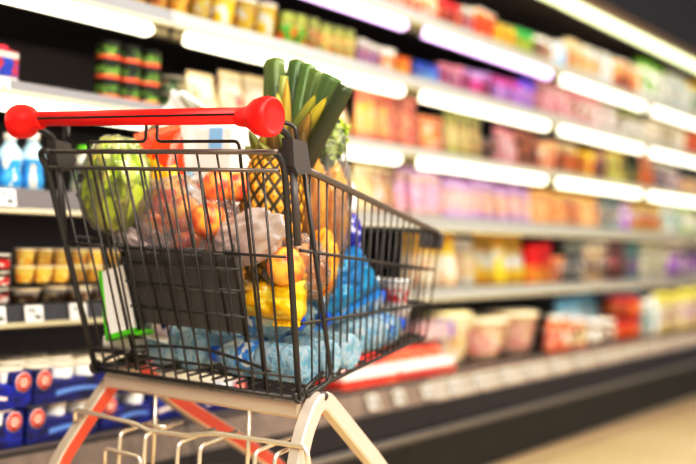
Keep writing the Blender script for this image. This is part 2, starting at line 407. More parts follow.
def run(shelf, p0, p1, n, hpx, kind, cname, c1, c2, c3, lid, yoff=.03, layers=1, rows=1, d=None, lo=.2, hi=.78, scale=3.0, thr=.56, zoff=0, mott=.8):
    if p0 > 340 and p0 not in (440, 477): n = max(2, round(n*1.6)) if (p1-p0)/n > 7 else n
    z = TOPZ[shelf]+zoff; Y = (1.84 if shelf == 6 else YF)+yoff
    x0 = xat(p0, Y, z); x1 = xat(p1, Y, z); w = (x1-x0)/n
    Yc = Y+(.045 if p0 > 60 else .015)
    x0 = xat(p0, Yc, z); x1 = xat(p1, Yc, z); w = (x1-x0)/n
    dep = proj(((x0+x1)/2, Y, z+.05))[2]; h = min(hpx*dep/FPX*.95, CAPH[shelf]/layers)
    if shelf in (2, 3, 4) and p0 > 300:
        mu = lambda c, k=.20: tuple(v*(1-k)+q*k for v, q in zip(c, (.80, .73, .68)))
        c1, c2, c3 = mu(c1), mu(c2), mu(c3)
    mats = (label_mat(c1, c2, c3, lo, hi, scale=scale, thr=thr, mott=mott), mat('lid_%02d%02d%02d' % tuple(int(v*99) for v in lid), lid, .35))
    dd = d or (w if kind not in ('pouch', 'box') else min(.14, w*.7))
    if kind == 'carton': dd = min(w, .09); 
    w_ = w*.93
    if kind in ('cup', 'tub', 'jar', 'can', 'tin', 'bottle'): dd = w_
    src = make_product(kind, w_, h, mats, dd)
    first = True
    for i in range(n):
        for rw in range(rows):
            for ly in range(layers):
                o = src if first else copy_tree(src); first = False
                o.location = (x0+w*(i+.5), Y+dd/2+rw*(dd+.006), z+.0005+ly*(h+.0006))
                if kind in ('cup', 'tub', 'jar', 'can', 'tin', 'bottle'): o.rotation_euler.z = random.uniform(-.5, .5)
                if layers == 1: o.scale.z = random.uniform(.89, 1)
                PLACED.append((shelf, o.location.x, rw, ly, layers, kind, cname, o, rows))

W_ = (.95, .93, .88); CRM = (.95, .86, .70); PNK = (.95, .62, .68); MAG = (.80, .25, .62); PUR = (.62, .40, .78); LIL = (.82, .66, .90)
ORG = (.95, .48, .10); YEL = (.98, .80, .12); RED = (.82, .08, .07); GRN = (.32, .62, .14); DGR = (.10, .22, .08); BRN = (.42, .22, .12); BLU = (.12, .32, .80)
SKY = (.45, .78, .95); OLV = (.60, .60, .22); PCH = (.98, .70, .48); SAL = (.95, .50, .38); GRY = (.55, .55, .55); BLK = (.06, .06, .06); TEAL = (.45, .66, .66); BEI = (.85, .72, .55)
# top shelf
run(1, 372, 428, 5, 28, 'jar', 'peach coloured', PCH, SAL, W_, CRM)
run(1, 429, 452, 2, 30, 'jar', 'dark red', RED, (.6, .05, .05), ORG, RED)
run(1, 453, 466, 1, 30, 'cup', 'white and red', W_, PNK, RED, W_)
run(1, 467, 487, 2, 32, 'cup', 'orange', ORG, (.95, .4, .08), RED, W_)
run(1, 488, 507, 2, 26, 'cup', 'yellow', YEL, YEL, ORG, (.75, .8, .5))
run(1, 508, 525, 2, 27, 'jar', 'bright green', (.15, .65, .2), (.8, .85, .15), GRN, (.2, .7, .3))
run(1, 527, 544, 2, 26, 'jar', 'brown', BRN, (.75, .6, .5), BRN, W_)
run(1, 546, 559, 1, 30, 'bottle', 'pale blue', (.8, .88, .92), W_, SKY, W_)
run(1, 560, 577, 2, 38, 'carton', 'cream and tan', CRM, BEI, ORG, CRM)
run(1, 578, 593, 1, 36, 'carton', 'orange spotted white', W_, CRM, (.85, .5, .15), W_)
run(1, 594, 606, 1, 34, 'bottle', 'pale teal', (.75, .88, .88), W_, TEAL, W_)
run(1, 607, 634, 4, 32, 'cup', 'orange and black banded', PCH, ORG, BLK, W_, lo=.1, hi=.5)
run(1, 636, 662, 2, 43, 'bottle', 'white green-capped', W_, W_, GRN, (.55, .85, .12))
run(1, 663, 686, 2, 44, 'bottle', 'pale grey-blue', (.80, .87, .90), W_, TEAL, W_)
run(1, 687, 702, 1, 44, 'bottle', 'white yellow-capped', W_, (.9, .9, .75), TEAL, YEL)
run(1, 704, 718, 1, 40, 'bottle', 'milky white', W_, W_, SKY, W_)
# second shelf
run(2, 120, 184, 3, 44, 'tub', 'yellow', YEL, (.9, .68, .25), BRN, (.9, .85, .75))
run(2, 185, 271, 4, 44, 'tub', 'yellow and white', (.93, .8, .4), YEL, W_, W_)
run(2, 273, 298, 2, 40, 'jar', 'green and orange', OLV, GRN, ORG, (.6, .65, .3))
run(2, 299, 347, 4, 36, 'jar', 'olive green', OLV, (.7, .65, .4), ORG, (.55, .58, .3))
run(2, 349, 372, 2, 28, 'tub', 'white and violet', W_, LIL, ORG, W_)
run(2, 373, 386, 1, 28, 'tub', 'white and orange', W_, ORG, W_, W_)
run(2, 387, 399, 1, 22, 'box', 'bright orange', ORG, ORG, YEL, ORG)
run(2, 403, 428, 1, 22, 'box', 'blue', BLU, (.4, .55, .95), SKY, BLU)
run(2, 431, 455, 2, 28, 'cup', 'pink', PNK, MAG, W_, PNK)
run(2, 456, 483, 2, 28, 'cup', 'lilac', LIL, MAG, RED, LIL)
run(2, 484, 510, 3, 28, 'cup', 'magenta', MAG, PUR, LIL, MAG)
run(2, 511, 527, 2, 32, 'cup', 'violet', (.45, .3, .9), PUR, LIL, (.5, .35, .95))
run(2, 528, 560, 4, 36, 'pouch', 'dusty pink', (.85, .62, .62), PNK, BRN, PNK)
run(2, 561, 594, 4, 36, 'bottle', 'pink and brown', PNK, (.65, .4, .4), W_, PNK)
run(2, 595, 612, 2, 32, 'bottle', 'pale pink', (.9, .8, .82), W_, PNK, W_)
run(2, 618, 640, 2, 30, 'bottle', 'olive capped', OLV, W_, GRY, (.7, .75, .4))
run(2, 642, 682, 4, 26, 'cup', 'cream', CRM, W_, BEI, W_)
run(2, 683, 712, 2, 22, 'box', 'deep orange', ORG, (.95, .4, .1), RED, ORG)
run(2, 714, 722, 1, 26, 'cup', 'whitish', W_, CRM, ORG, W_)
# third shelf
run(3, -22, 16, 1, 46, 'carton', 'white, red and blue', W_, (.85, .2, .3), BLU, (.88, .25, .35), d=.05, thr=.5)
run(3, 92, 152, 3, 20, 'tin', 'green and black', (.10, .13, .08), (.50, .66, .26), (.12, .22, .07), (.10, .12, .08), layers=3, lo=.30, hi=.86, scale=2.4, thr=.54)
run(3, 156, 181, 1, 18, 'can', 'dark green', (.09, .12, .08), (.3, .42, .2), (.8, .7, .6), (.75, .72, .62), layers=2)
run(3, 182, 211, 1, 50, 'pouch', 'plain cream', CRM, (.92, .84, .68), BEI, CRM, yoff=.02)
run(3, 213, 262, 2, 52, 'pouch', 'cream, red-hearted', (.92, .82, .68), CRM, (.9, .45, .42), CRM, lo=.3, hi=.6, scale=1.6)
run(3, 263, 344, 3, 52, 'pouch', 'pale beige', BEI, CRM, PNK, CRM)
run(3, 345, 376, 3, 60, 'pouch', 'salmon and yellow', SAL, PCH, YEL, SAL)
run(3, 377, 406, 3, 58, 'pouch', 'salmon pink', SAL, (.9, .42, .36), PCH, (.85, .4, .35))
run(3, 407, 433, 3, 40, 'pouch', 'orange and white', SAL, ORG, W_, PCH)
run(3, 434, 472, 4, 48, 'pouch', 'olive', OLV, (.75, .7, .45), PCH, OLV)
run(3, 474, 484, 1, 24, 'cup', 'dark', BRN, BLK, BRN, GRY)
run(3, 486, 508, 2, 40, 'pouch', 'pink striped', PNK, (.9, .7, .75), BRN, PNK)
run(3, 509, 532, 2, 42, 'pouch', 'rust brown', (.75, .4, .25), BRN, ORG, (.7, .4, .3))
run(3, 533, 550, 1, 34, 'tub', 'peach', PCH, (.85, .5, .35), W_, (.98, .85, .7))
run(3, 551, 569, 2, 34, 'cup', 'rusty cream', CRM, ORG, BRN, CRM)
run(3, 570, 584, 1, 28, 'box', 'golden yellow', YEL, ORG, YEL, YEL)
run(3, 585, 600, 2, 30, 'cup', 'beige brown', BEI, BRN, PNK, BEI)
run(3, 602, 622, 2, 34, 'pouch', 'yellow-green', (.8, .78, .35), OLV, BRN, YEL)
run(3, 623, 634, 1, 26, 'cup', 'forest green', DGR, OLV, BLK, DGR)
run(3, 635, 648, 1, 34, 'pouch', 'vivid orange', ORG, (.95, .42, .1), YEL, ORG)
run(3, 649, 674, 3, 30, 'bottle', 'grey-purple', GRY, (.6, .5, .6), W_, W_)
run(3, 676, 716, 2, 16, 'box', 'cream and gold', CRM, BEI, ORG, CRM)
# fourth shelf
run(4, -24, 46, 3, 66, 'bottle', 'blue and white', (.78, .90, .96), (.28, .66, .90), W_, W_, lo=.06, hi=.60, scale=2.0, mott=.25)
run(4, 67, 87, 1, 52, 'bottle', 'white lime-capped', W_, (.8, .85, .75), GRN, (.5, .88, .1))
run(4, 100, 128, 1, 44, 'tub', 'lime-lidded green', GRN, (.5, .7, .2), W_, (.45, .8, .15))
run(4, 131, 338, 6, 60, 'carton', 'white and cream', W_, CRM, SKY, W_)
run(4, 344, 364, 1, 54, 'pouch', 'cream and green', CRM, (.85, .86, .6), PCH, CRM)
run(4, 365, 386, 1, 53, 'pouch', 'peach and cream', (.93, .78, .68), PCH, W_, CRM)
run(4, 387, 432, 4, 52, 'pouch', 'pink and lilac', (.93, .75, .75), PNK, LIL, LIL)
run(4, 434, 522, 8, 42, 'pouch', 'lilac', LIL, (.88, .66, .68), PCH, LIL)
run(4, 523, 592, 7, 36, 'pouch', 'orange-tan', PCH, (.9, .65, .45), ORG, YEL)
run(4, 593, 614, 2, 36, 'bottle', 'grey-green', TEAL, GRY, W_, GRY)
run(4, 615, 624, 1, 32, 'bottle', 'purple', PUR, PUR, W_, W_)
run(4, 625, 655, 3, 30, 'pouch', 'yellow', YEL, ORG, W_, YEL)
run(4, 656, 676, 2, 32, 'bottle', 'white-teal', W_, TEAL, W_, W_)
run(4, 677, 694, 1, 34, 'pouch', 'light green', (.6, .8, .4), W_, GRN, (.7, .9, .5))
run(4, 696, 716, 2, 32, 'bottle', 'pale green', (.8, .88, .75), W_, GRN, W_)
# fifth shelf
run(5, -20, 15, 1, 18, 'can', 'black, white and red', BLK, W_, RED, W_, layers=3, d=.07, scale=2.5, thr=.5)
run(5, 17, 120, 4, 17, 'tub', 'brown and white', W_, (.45, .28, .16), CRM, (.96, .90, .78), lo=.05, hi=.7)
run(5, 17, 120, 6, 17.5, 'cup', 'golden yellow', (.97, .84, .45), (.96, .76, .28), (.98, .90, .60), (.97, .91, .80), layers=2, lo=.05, hi=.6, zoff=.047)
run(5, 124, 250, 5, 20, 'cup', 'amber', ORG, YEL, BRN, (.9, .8, .7), layers=2)
run(5, 395, 446, 4, 62, 'pouch', 'yellow-topped white', YEL, (.97, .92, .82), PCH, YEL, lo=-.1, hi=.66)
run(5, 447, 466, 1, 50, 'pouch', 'creamy white', W_, CRM, PNK, W_)
run(5, 467, 516, 3, 56, 'pouch', 'yellow and white', YEL, W_, YEL, YEL, lo=.35, hi=.72, scale=2)
run(5, 517, 541, 1, 45, 'box', 'red and orange', (.95, .10, .08), (.97, .55, .15), YEL, (.95, .08, .08), lo=.05, hi=.5)
run(5, 542, 557, 1, 28, 'tub', 'peach-brown', PCH, (.8, .5, .35), W_, PCH)
run(5, 558, 576, 2, 44, 'jar', 'smoky', (.3, .3, .27), GRY, W_, (.65, .68, .63))
run(5, 577, 602, 2, 42, 'jar', 'white-lidded brown', BEI, (.5, .42, .35), W_, W_)
run(5, 603, 618, 2, 40, 'jar', 'maroon', (.4, .2, .2), BRN, PNK, (.6, .4, .38))
run(5, 619, 634, 1, 38, 'jar', 'teal-grey', TEAL, GRY, PUR, TEAL)
run(5, 636, 662, 2, 38, 'jar', 'cream white', W_, (.9, .9, .8), GRY, (.88, .88, .75))
run(5, 663, 680, 2, 36, 'jar', 'purplish', (.6, .5, .6), PUR, W_, W_)
run(5, 681, 716, 3, 40, 'bottle', 'white and violet', W_, LIL, PUR, W_)
# bottom deck, right of the cart
run(6, 440, 474, 1, 58, 'tub', 'big cream-lidded', CRM, (.95, .85, .78), BEI, (.99, .93, .72), yoff=.05)
run(6, 477, 541, 2, 48, 'tub', 'pinkish cream-lidded', (.9, .75, .62), (.93, .72, .68), CRM, (.98, .92, .78), yoff=.03)
run(6, 543, 563, 3, 40, 'bottle', 'orange-red', ORG, SAL, W_, W_)
run(6, 566, 579, 2, 34, 'bottle', 'white-topped', (.9, .6, .45), CRM, BRN, W_)
run(6, 582, 608, 3, 27, 'jar', 'white-capped brown', (.5, .35, .3), W_, BRN, W_)
run(6, 613, 635, 1, 22, 'jar', 'amber red', (.75, .18, .05), (.9, .5, .1), RED, (.7, .12, .06), layers=2)
run(6, 637, 652, 2, 42, 'bottle', 'milk white', W_, (.85, .92, .9), TEAL, W_)
run(6, 653, 714, 6, 52, 'bottle', 'straw-yellow', (.90, .83, .5), CRM, PUR, (.95, .9, .4))
run(6, 552, 640, 5, 68, 'pouch', 'icy blue', (.62, .88, .98), (.82, .95, 1), W_, SKY, yoff=.15, d=.08, mott=.3)
run(6, 717, 726, 1, 45, 'bottle', 'yellowish', CRM, YEL, BRN, YEL)
# labels for everything placed on the shelves: kind, colour, count from the left, shelf, layer
from collections import defaultdict
gr = defaultdict(list)
for it in PLACED: gr[(it[0], it[5], it[6])].append(it)
for (s, kind, cn), L in gr.items():
    xs = sorted(set(round(i[1], 3) for i in L)); 
    for it in L:
        k = xs.index(round(it[1], 3)); lay = ''
        if it[4] > 1: lay = ['bottom ', 'middle ', 'top '][it[3]] if it[4] == 3 else ['lower ', 'upper '][it[3]]
        rear = '' if it[8] == 1 else (', front row' if it[2] == 0 else ', rear row')
        kp = KINDS[kind][1]
        if len(xs) == 1: lb = f'{lay}{cn} {kp} on the {SHELF[s]}{rear}'
        else: lb = f'{lay}{cn} {kp}, {ORD[k]} of its kind from the left, {SHELF[s]}{rear}'
        tag(it[7], lb, KINDS[kind][2], f'{cn} {kp}s on the {SHELF[s]}' if len(L) > 1 else None)

# blue multipacks on the bottom deck at the left
m_pack = label_mat((.05, .10, .55), (.08, .16, .66), (.04, .07, .42), 0, .8, scale=2)
m_cream = mat('cream_lid', (.97, .91, .80), .4); m_white = mat('white_plastic', (.93, .92, .9), .4)
m_logo = mat('logo_red', (.90, .22, .13), .4); m_logo_w = mat('logo_white', (.97, .9, .85), .4); m_pale = mat('pack_pale_blue', (.45, .62, .88), .35)
def multipack(loc, w, d, h, logo, label):
    x, y, z = loc; r = thing('yoghurt_multipack', loc, label, 'yoghurt pack', 'blue yoghurt multipacks on the bottom deck')
    b = MB()
    b.box((x, y, z), (x+w, y+d, z+h*.62), bev=.002)
    b.box((x, y+.012, z+h*.6), (x+w, y+d, z+h*.66), bev=.002)
    # end walls and raised logo tab
    b.box((x, y, z+h*.6), (x+.05 if logo == 0 else x+.01, y+d, z+h*.97), bev=.002)
    b.box((x+w-(.05 if logo else .01), y, z+h*.6), (x+w, y+d, z+h*.97), bev=.002)
    b.build('card_sleeve', m_pack, r)
    nx = max(2, int(w/.058)); ny = max(2, int(d/.062))
    for i in range(nx):
        for j in range(ny):
            cx = x+w*(i+.5)/nx; cy = y+d*(j+.5)/ny; rr = min(w/nx, d/ny)*.47
            M = Matrix.Translation((cx, cy, z+.004))
            c = MB().lathe([(rr*.7, h*.1), (rr*.8, h*.3), (rr*.96, h*.92)], 14, 0, M).build('cup', m_white if (i+j) % 3 else m_pale, r)
            MB().lathe([(rr*.97, h*.92), (rr*1.02, h*.93), (rr*1.02, h*1.0), (rr*.9, h*1.01), (rr*.1, h*1.01)], 14, 0, M).build('lid', m_cream, c)
    # round red emblem with a pale ring and strokes
    lx = x+.026 if logo == 0 else x+w-.026
    M = Matrix.Translation((lx, y-.0005, z+h*.70)) @ Matrix.Rotation(PI/2, 4, 'X')
    e = MB(); e.lathe([(.021, 0), (.021, .0014)], 22, 1, M); e.lathe([(.019, .0014), (.019, .002)], 22, 0, M)
    for dz, ww in ((.006, .010), (-.001, .013), (-.008, .009)):
        e.box((lx-ww, y-.0034, z+h*.70+dz-.0018), (lx+ww, y-.002, z+h*.70+dz+.0018), 1)
    e.build('emblem', [m_logo, m_logo_w], r)
    # white swirl on the sleeve front
    sw = MB(); sw.grid(lambda u, v: (x+(.06 if logo == 0 else .008)+u*(w-.075), y-.001, z+h*(.20+.10*math.sin(u*2.6)+.16*v*(1-u*.4))), 12, 2)
    sw.build('printed_swirl', m_pale if logo == 0 else m_logo_w, r)
    return r
zd = TOPZ[6]
def px6(p): return xat(p, 1.86, zd+.05)
xa, xb, xc, xd = px6(-42), px6(31), px6(33), px6(104)
multipack((xa, 1.86, zd+.001), xb-xa-.02, .24, .078, 1, 'blue yoghurt multipack at the left edge, lower of the stack')
multipack((xa, 1.86, zd+.082), xb-xa, .24, .078, 1, 'blue yoghurt multipack at the left edge, top of the stack, white lids showing')
multipack((xc-.015, 1.86, zd+.001), xd-xc, .24, .078, 0, 'blue yoghurt multipack beside the left cart leg, lower of the stack')
multipack((xc, 1.86, zd+.082), xd-xc, .24, .078, 0, 'blue yoghurt multipack beside the left cart leg, top of the stack')
x3 = px6(108)
multipack((x3, 1.88, zd+.001), .17, .22, .075, 0, 'blue and white yoghurt multipack seen between the left cart legs')
multipack((x3+.18, 1.88, zd+.001), .17, .22, .075, 1, 'blue yoghurt multipack behind the left cart leg, under the basket')
multipack((x3+.36, 1.88, zd+.001), .17, .22, .075, 1, 'blue yoghurt multipack under the middle of the cart basket')
multipack((x3+.01, 1.88, zd+.079), .17, .22, .075, 1, 'blue yoghurt multipack just under the cart crossbar, on another pack')
# red and white trays on the deck right of the cart
m_rd = label_mat((.88, .12, .09), (.92, .22, .12), (.97, .6, .4), .0, .55, scale=4); m_wt = mat('tray_white', (.96, .93, .90), .4)
def flat_tray(p0, p1, h, Y, d, label, mm, lid):
    x0 = xat(p0, Y, zd+.03); x1 = xat(p1, Y, zd+.03); zz = zd+.001
    r = thing('food_tray', ((x0+x1)/2, Y+d/2, zz), label, 'food tray', 'red trays on the bottom deck')
    b = MB(); b.box((x0, Y, zz), (x1, Y+d, zz+h*.35), bev=.003); b.build('tray', mm, r)
    f = MB(); f.box((x0+.004, Y+.004, zz+h*.34), (x1-.004, Y+d, zz+h*.72), bev=.004); f.build('white_edge', m_wt, r)
    c = MB()
    nn = 4
    for i in range(nn):
        cx = x0+(x1-x0)*(i+.5)/nn; M = Matrix.Translation((cx, Y+d*.5, zz+h*.7)); rr = (x1-x0)/nn*.46
        c.lathe([(rr, 0), (rr, h*.4), (rr*.85, h*.55), (rr*.1, h*.55)], 14, 0, M)
    c.build('filling', lid, r)
flat_tray(344, 400, .07, 1.85, .18, 'red tray with white front edge just right of the cart basket', m_rd, mat('tray_red', (.9, .14, .1), .35))
flat_tray(402, 456, .07, 1.85, .18, 'red tray with white front edge near the blue box', m_rd, mat('tray_coral', (.93, .4, .28), .35))
x0 = xat(424, 1.90, zd+.1); x1 = xat(452, 1.90, zd+.1)
b = thing('snack_box', ((x0+x1)/2, 1.93, zd+.058), 'blue and pinkish white box standing on the red tray', 'box')
MB().box((x0, 1.90, zd+.112), (x1-.01, 1.97, zd+.17), bev=.004).build('carton', label_mat((.93, .80, .82), (.95, .75, .78), W_, .1, .9), b)
MB().box((x1-.01, 1.899, zd+.112), (x1+.012, 1.971, zd+.172), bev=.004).build('blue_end', mat('box_blue', (.14, .22, .72), .4), b)

# price tickets on the rails
m_ticket2 = mat('ticket_grey', (.74, .71, .67), .5); m_ticket = mat('ticket_white', (.95, .95, .93), .5); m_ink = mat('ticket_ink', (.2, .2, .2), .6)
def ticket(px, shelf, w, h, label):
    if shelf == 6: Y, zc = 1.812, .366
    else: Y, zc = YF-.0165, (TOPZ[shelf]+LZ[shelf])/2+(.011 if shelf <= 3 else .004)
    x = xat(px, Y, zc)
    r = thing('price_ticket', (x, Y, zc-h/2), label, 'price ticket', 'price tickets on the shelf rails')
    tl = .40 if shelf == 6 else (.2 if shelf < 6 else 0)
    M = Matrix.Translation((x, Y-(.004 if shelf == 6 else -.003), zc)) @ Matrix.Rotation(-tl, 4, 'X')
    MB().box((-w/2, -.001, -h/2), (w/2, .001, h/2), 0, M).build('card', m_ticket if shelf != 6 else m_ticket2, r)
    k = MB()
    k.box((-w*.35, -.0016, h*.15), (w*.1, -.001, h*.28), 0, M); k.box((-w*.35, -.0016, -h*.05), (w*.35, -.001, 0), 0, M); k.box((0, -.0016, -h*.34), (w*.38, -.001, -h*.14), 0, M)
    k.build('print', m_ink, r)
ticket(35, 5, .05, .036, 'white price ticket on the fifth shelf rail under the golden yellow cups')
ticket(79, 5, .05, .036, 'white price ticket on the fifth shelf rail beside the cart post')
ticket(-3, 5, .05, .036, 'white price ticket cut by the left edge, fifth shelf rail')
ticket(7, 4, .05, .036, 'white price ticket under the blue and white bottles, fourth shelf rail')
ticket(1, 3, .05, .03, 'white price ticket at the left edge on the third shelf rail')
for i, p in enumerate((372, 398, 426, 452, 478, 504, 528, 553, 577, 601, 626, 650, 676)):
    ticket(p, 6, .06, .05, f'small pale ticket on the bottom deck edge, {ORD[i]} right of the cart leg')

# ------------------------------------------------------------------ shopping cart
YC = 1.350
cart = thing('shopping_cart', (1.80, YC, 0), 'black wire shopping cart with red handle, loaded with groceries', 'shopping cart')
m_wire = mat('wire_bronze_black', (.27, .25, .23), .35, .6)
m_post = mat('post_dark_grey', (.26, .25, .24), .38, .5)
m_rod = mat('rail_lit_steel', (.46, .43, .40), .34, .6)  # top rails' overhead highlight put into the steel colour; hinge rod shares it
m_red = mat('handle_red', (.92, .07, .025), .42)
m_groove = mat('handle_groove', (.10, .015, .01), .6)
m_plastic = mat('bracket_black', (.29, .265, .255), .42)
m_panel = mat('panel_black', (.34, .32, .31), .45)
m_cream_metal = mat('chassis_cream_steel', (.88, .82, .76), .30, .5)
m_coral_reflection = mat('chassis_painted_reflection', (.88, .40, .28), .35, .2)  # red reflection on the aisle-side metal, painted as a coral colour
m_chrome = mat('rack_champagne_steel', (.90, .85, .78), .25, .7)
m_rubber = mat('wheel_grey', (.25, .25, .26), .6)
def mir(p): p = Vector(p); return Vector((p.x, 2*YC-p.y, p.z))
GT = Vector((1.436, 1.080, 1.012)); GB = Vector((1.565, 1.112, .604))         # gate right corners: top, bottom
def gate(y, z):                                   # y in -1 (right) .. 1 (left)
    t = (1.012-z)/(1.012-.604); p = lerp(GT, GB, t)
    return Vector((p.x, YC-(YC-p.y)*(-y) if y < 0 else YC+(YC-p.y)*y, z))
# handle
hx, hz, hy0, hy1 = 1.392, 1.063, 1.082, 1.616
hd = MB().tube([(hx, hy0, hz+.002), (hx, hy1, hz+.004)], .0135, 20).build('handle', m_red, cart)
MB().box((hx-.0144, hy0+.024, hz+.0015), (hx-.008, hy1-.024, hz+.0050), bev=.0008).build('groove', m_groove, hd)
for s in (-1, 1):
    yb = hy0+.028 if s < 0 else hy1-.028
    M = Matrix.Translation((hx, yb, hz)) @ Matrix.Rotation(PI/2 if s < 0 else -PI/2, 4, 'X')
    prof = [(.0138, -.016), (.0150, -.012), (.0165, .002), (.0215, .012), (.0285, .022), (.0315, .034), (.0318, .044), (.0300, .052), (.0270, .0545), (.0255, .0530), (.012, .0525), (.002, .0525)]
    MB().lathe(prof, 28, 0, M).build('end_cap', m_red, hd)
# rear gate
g = MB()
for z, r_ in ((1.012, .0046), (.983, .0036), (.604, .0042), (.640, .0024)):
    a, b = gate(-1, z), gate(1, z)
    dx = Vector((.006, 0, 0))
    g.tube([a+dx*(0 if r_ > .003 else 1), b+dx*(0 if r_ > .003 else 1)], r_, 10, mi=1 if z > .98 else 0)
for i in range(1, 16):
    y = -1+2*i/16
    g.tube(rounded([gate(y, .983)+Vector((.002, 0, 0)), gate(y, .602)-Vector((.003, 0, 0)), gate(y, .598)+Vector((.02, 0, .002))], .01), .0021, 8)
g.tube([gate(-1, .845), gate(-.50, .845)], .0024, 8); g.tube([gate(1, .845), gate(.62, .845)], .0024, 8)
g.build('rear_gate', [m_wire, m_rod], cart)
for s in (-1, 1):                                 # corner posts with the curl at the foot
    p = MB()
    A = gate(s, 1.012)+Vector((.017 if s < 0 else .002, 0, 0)); B = gate(s, .604)+Vector((.006 if s < 0 else -.002, 0, 0))
    top = [A+Vector((-.012, -s*.03, 0)), A+Vector((-.012, -s*.006, 0)), A+Vector((-.004, 0, -.012)), lerp(A, B, .08), lerp(A, B, .5), B]
    p.tube(rounded(top, .01), .0055, 10)
    curl = [B+Vector((.012*math.sin(t), 0, .004+.010*math.cos(t))) for t in [i*PI*1.7/14 for i in range(15)]]
    p.tube(curl, .0042, 8)
    p.build('corner_post', m_post, cart)
# folded child seat: wire flap and black panel
sx = .013
def gp(y, z, dx=sx): q = gate(y, z); return Vector((q.x+dx, q.y, q.z))
cs = MB()
yl, yr = .60, -.68
UP = Vector((0, 0, .034))
cs.tube(rounded([gp(yl, .61), gp(yl, 1.00), gp(yl, 1.030), gp(.075, 1.030), gp(.075, 1.030)+UP, Vector((hx+.01, gp(.075, 1).y, hz))], .010), .0028, 8)
cs.tube(rounded([gp(yr, .61), gp(yr, 1.00), gp(yr, 1.030), gp(-.02, 1.030), gp(-.02, 1.030)+UP, Vector((hx+.01, gp(-.02, 1).y, hz))], .010), .0028, 8)
for i, y in enumerate((.46, .28, .12, -.02, -.18, -.36, -.52)):
    cs.tube([gp(y, 1.014, .006), gp(y-.02, .70, .02)], .0021, 8)
for z in (.842, .818, .781, .735):
    cs.tube([gp(.50, z, .010), gp(-.58, z, .010)], .0022, 8)
for y in (.53, -.51): cs.tube([gp(y, .86, .022), gp(y, .69, .026)], .0034, 8)
wv = [gp(.62-1.34*t, .655+.012*math.sin(t*PI)-.03*max(0, t-.6), .02) for t in [i/14 for i in range(15)]]
cs.tube(wv, .0028, 8)
cs_o = cs.build('child_seat_frame', m_wire, cart)
pn = MB()
A, B, C_, D = gp(.53, .846, .026), gp(-.51, .846, .026), gp(-.51, .704, .026), gp(.53, .704, .026)
th = Vector((.007, 0, 0))
pn.add([A, B, C_, D, A+th, B+th, C_+th, D+th], [(0, 3, 2, 1), (4, 5, 6, 7), (0, 1, 5, 4), (1, 2, 6, 5), (2, 3, 7, 6), (3, 0, 4, 7)], 0, False)
for t in (0.04, .30, .36, .64, .70, .96):          # moulded clips along the top, ribs on the face
    q = lerp(A, B, t); pn.box((q.x-.016, q.y-.007, q.z-.012), (q.x+.006, q.y+.007, q.z+.004), bev=.002)
for t in (.22, .50, .78):
    q0 = lerp(A, D, t); q1 = lerp(B, C_, t); pn.tube([q0, q1], .0032, 6)
pn.build('seat_panel', m_panel, cs_o)
# basket
RT, RB = Vector((1.507, 1.084, .993)), Vector((1.590, 1.114, .611)); NT, NB = Vector((2.20, 1.205, .896)), Vector((2.165, 1.21, .664))
def side(u, v): return lerp(lerp(RT, RB, v), lerp(NT, NB, v), u)
bk_ = MB()
for s in (0, 1):
    fx = (lambda p: p) if s == 0 else mir
    bk_.tube([fx(side(u/10, 0)) for u in range(11)], .0062, 10, mi=1)
    bk_.tube([fx(side(u/10, 1)) for u in range(11)], .0042, 8)
    for v, r_ in ((.36, .0030), (.68, .0030)): bk_.tube([fx(side(-.02, v)-Vector((0, .003, 0))), fx(side(1, v)-Vector((0, .003, 0)))], r_, 8)
    N = 20
    for i in range(1, N):
        u = i/N; bk_.tube([fx(side(u, 0)), fx(side(u, 1))], .0017, 8)
    # heavy rear rod of the side, bent back at its foot
    foot = Vector((1.672, 1.116, .634))
    bk_.tube([fx(p) for p in rounded([RT+Vector((0, -.001, .02)), foot, foot+Vector((-.012, -.002, -.012)), Vector((1.592, 1.108, .606)), Vector((1.585, 1.110, .618)), Vector((1.65, 1.120, .640))], .008)], .0042, 8)
# nose and floor
for v, r_ in ((0, .0062), (.36, .003), (.68, .003), (1, .0042)):
    a, b = side(1, v), mir(side(1, v)); c = Vector((.02, 0, 0))
    bk_.tube(rounded([a, a+Vector((.018, .01, 0)), b+Vector((.018, -.01, 0)), b], .015), r_, 8)
for i in range(0, 9):
    y = i/8; bk_.tube([lerp(side(1, 0), mir(side(1, 0)), y)+Vector((.016, 0, 0)), lerp(side(1, 1), mir(side(1, 1)), y)+Vector((.016, 0, 0))], .0018, 8)
for i in range(0, 17):
    y = i/16; bk_.tube([lerp(side(0, 1), mir(side(0, 1)), y), lerp(side(1, 1), mir(side(1, 1)), y)+Vector((.016, 0, 0))], .0024, 6)
for u in (.1, .3, .5, .7, .9): bk_.tube([side(u, 1)-Vector((0, 0, .003)), mir(side(u, 1))-Vector((0, 0, .003))], .003, 6)
bk_.build('basket', [m_wire, m_rod], cart)
# dark plate on the nose
a = side(1, .05); b = mir(a)
MB().box((a.x+.014, a.y-.006, a.z-.026), (a.x+.026, a.y+.05, a.z+.008), bev=.003).build('nose_bumper', m_plastic, cart)
MB().box((a.x+.014, b.y-.05, a.z-.026), (a.x+.026, b.y+.006, a.z+.008), bev=.003).build('nose_bumper', m_plastic, cart)
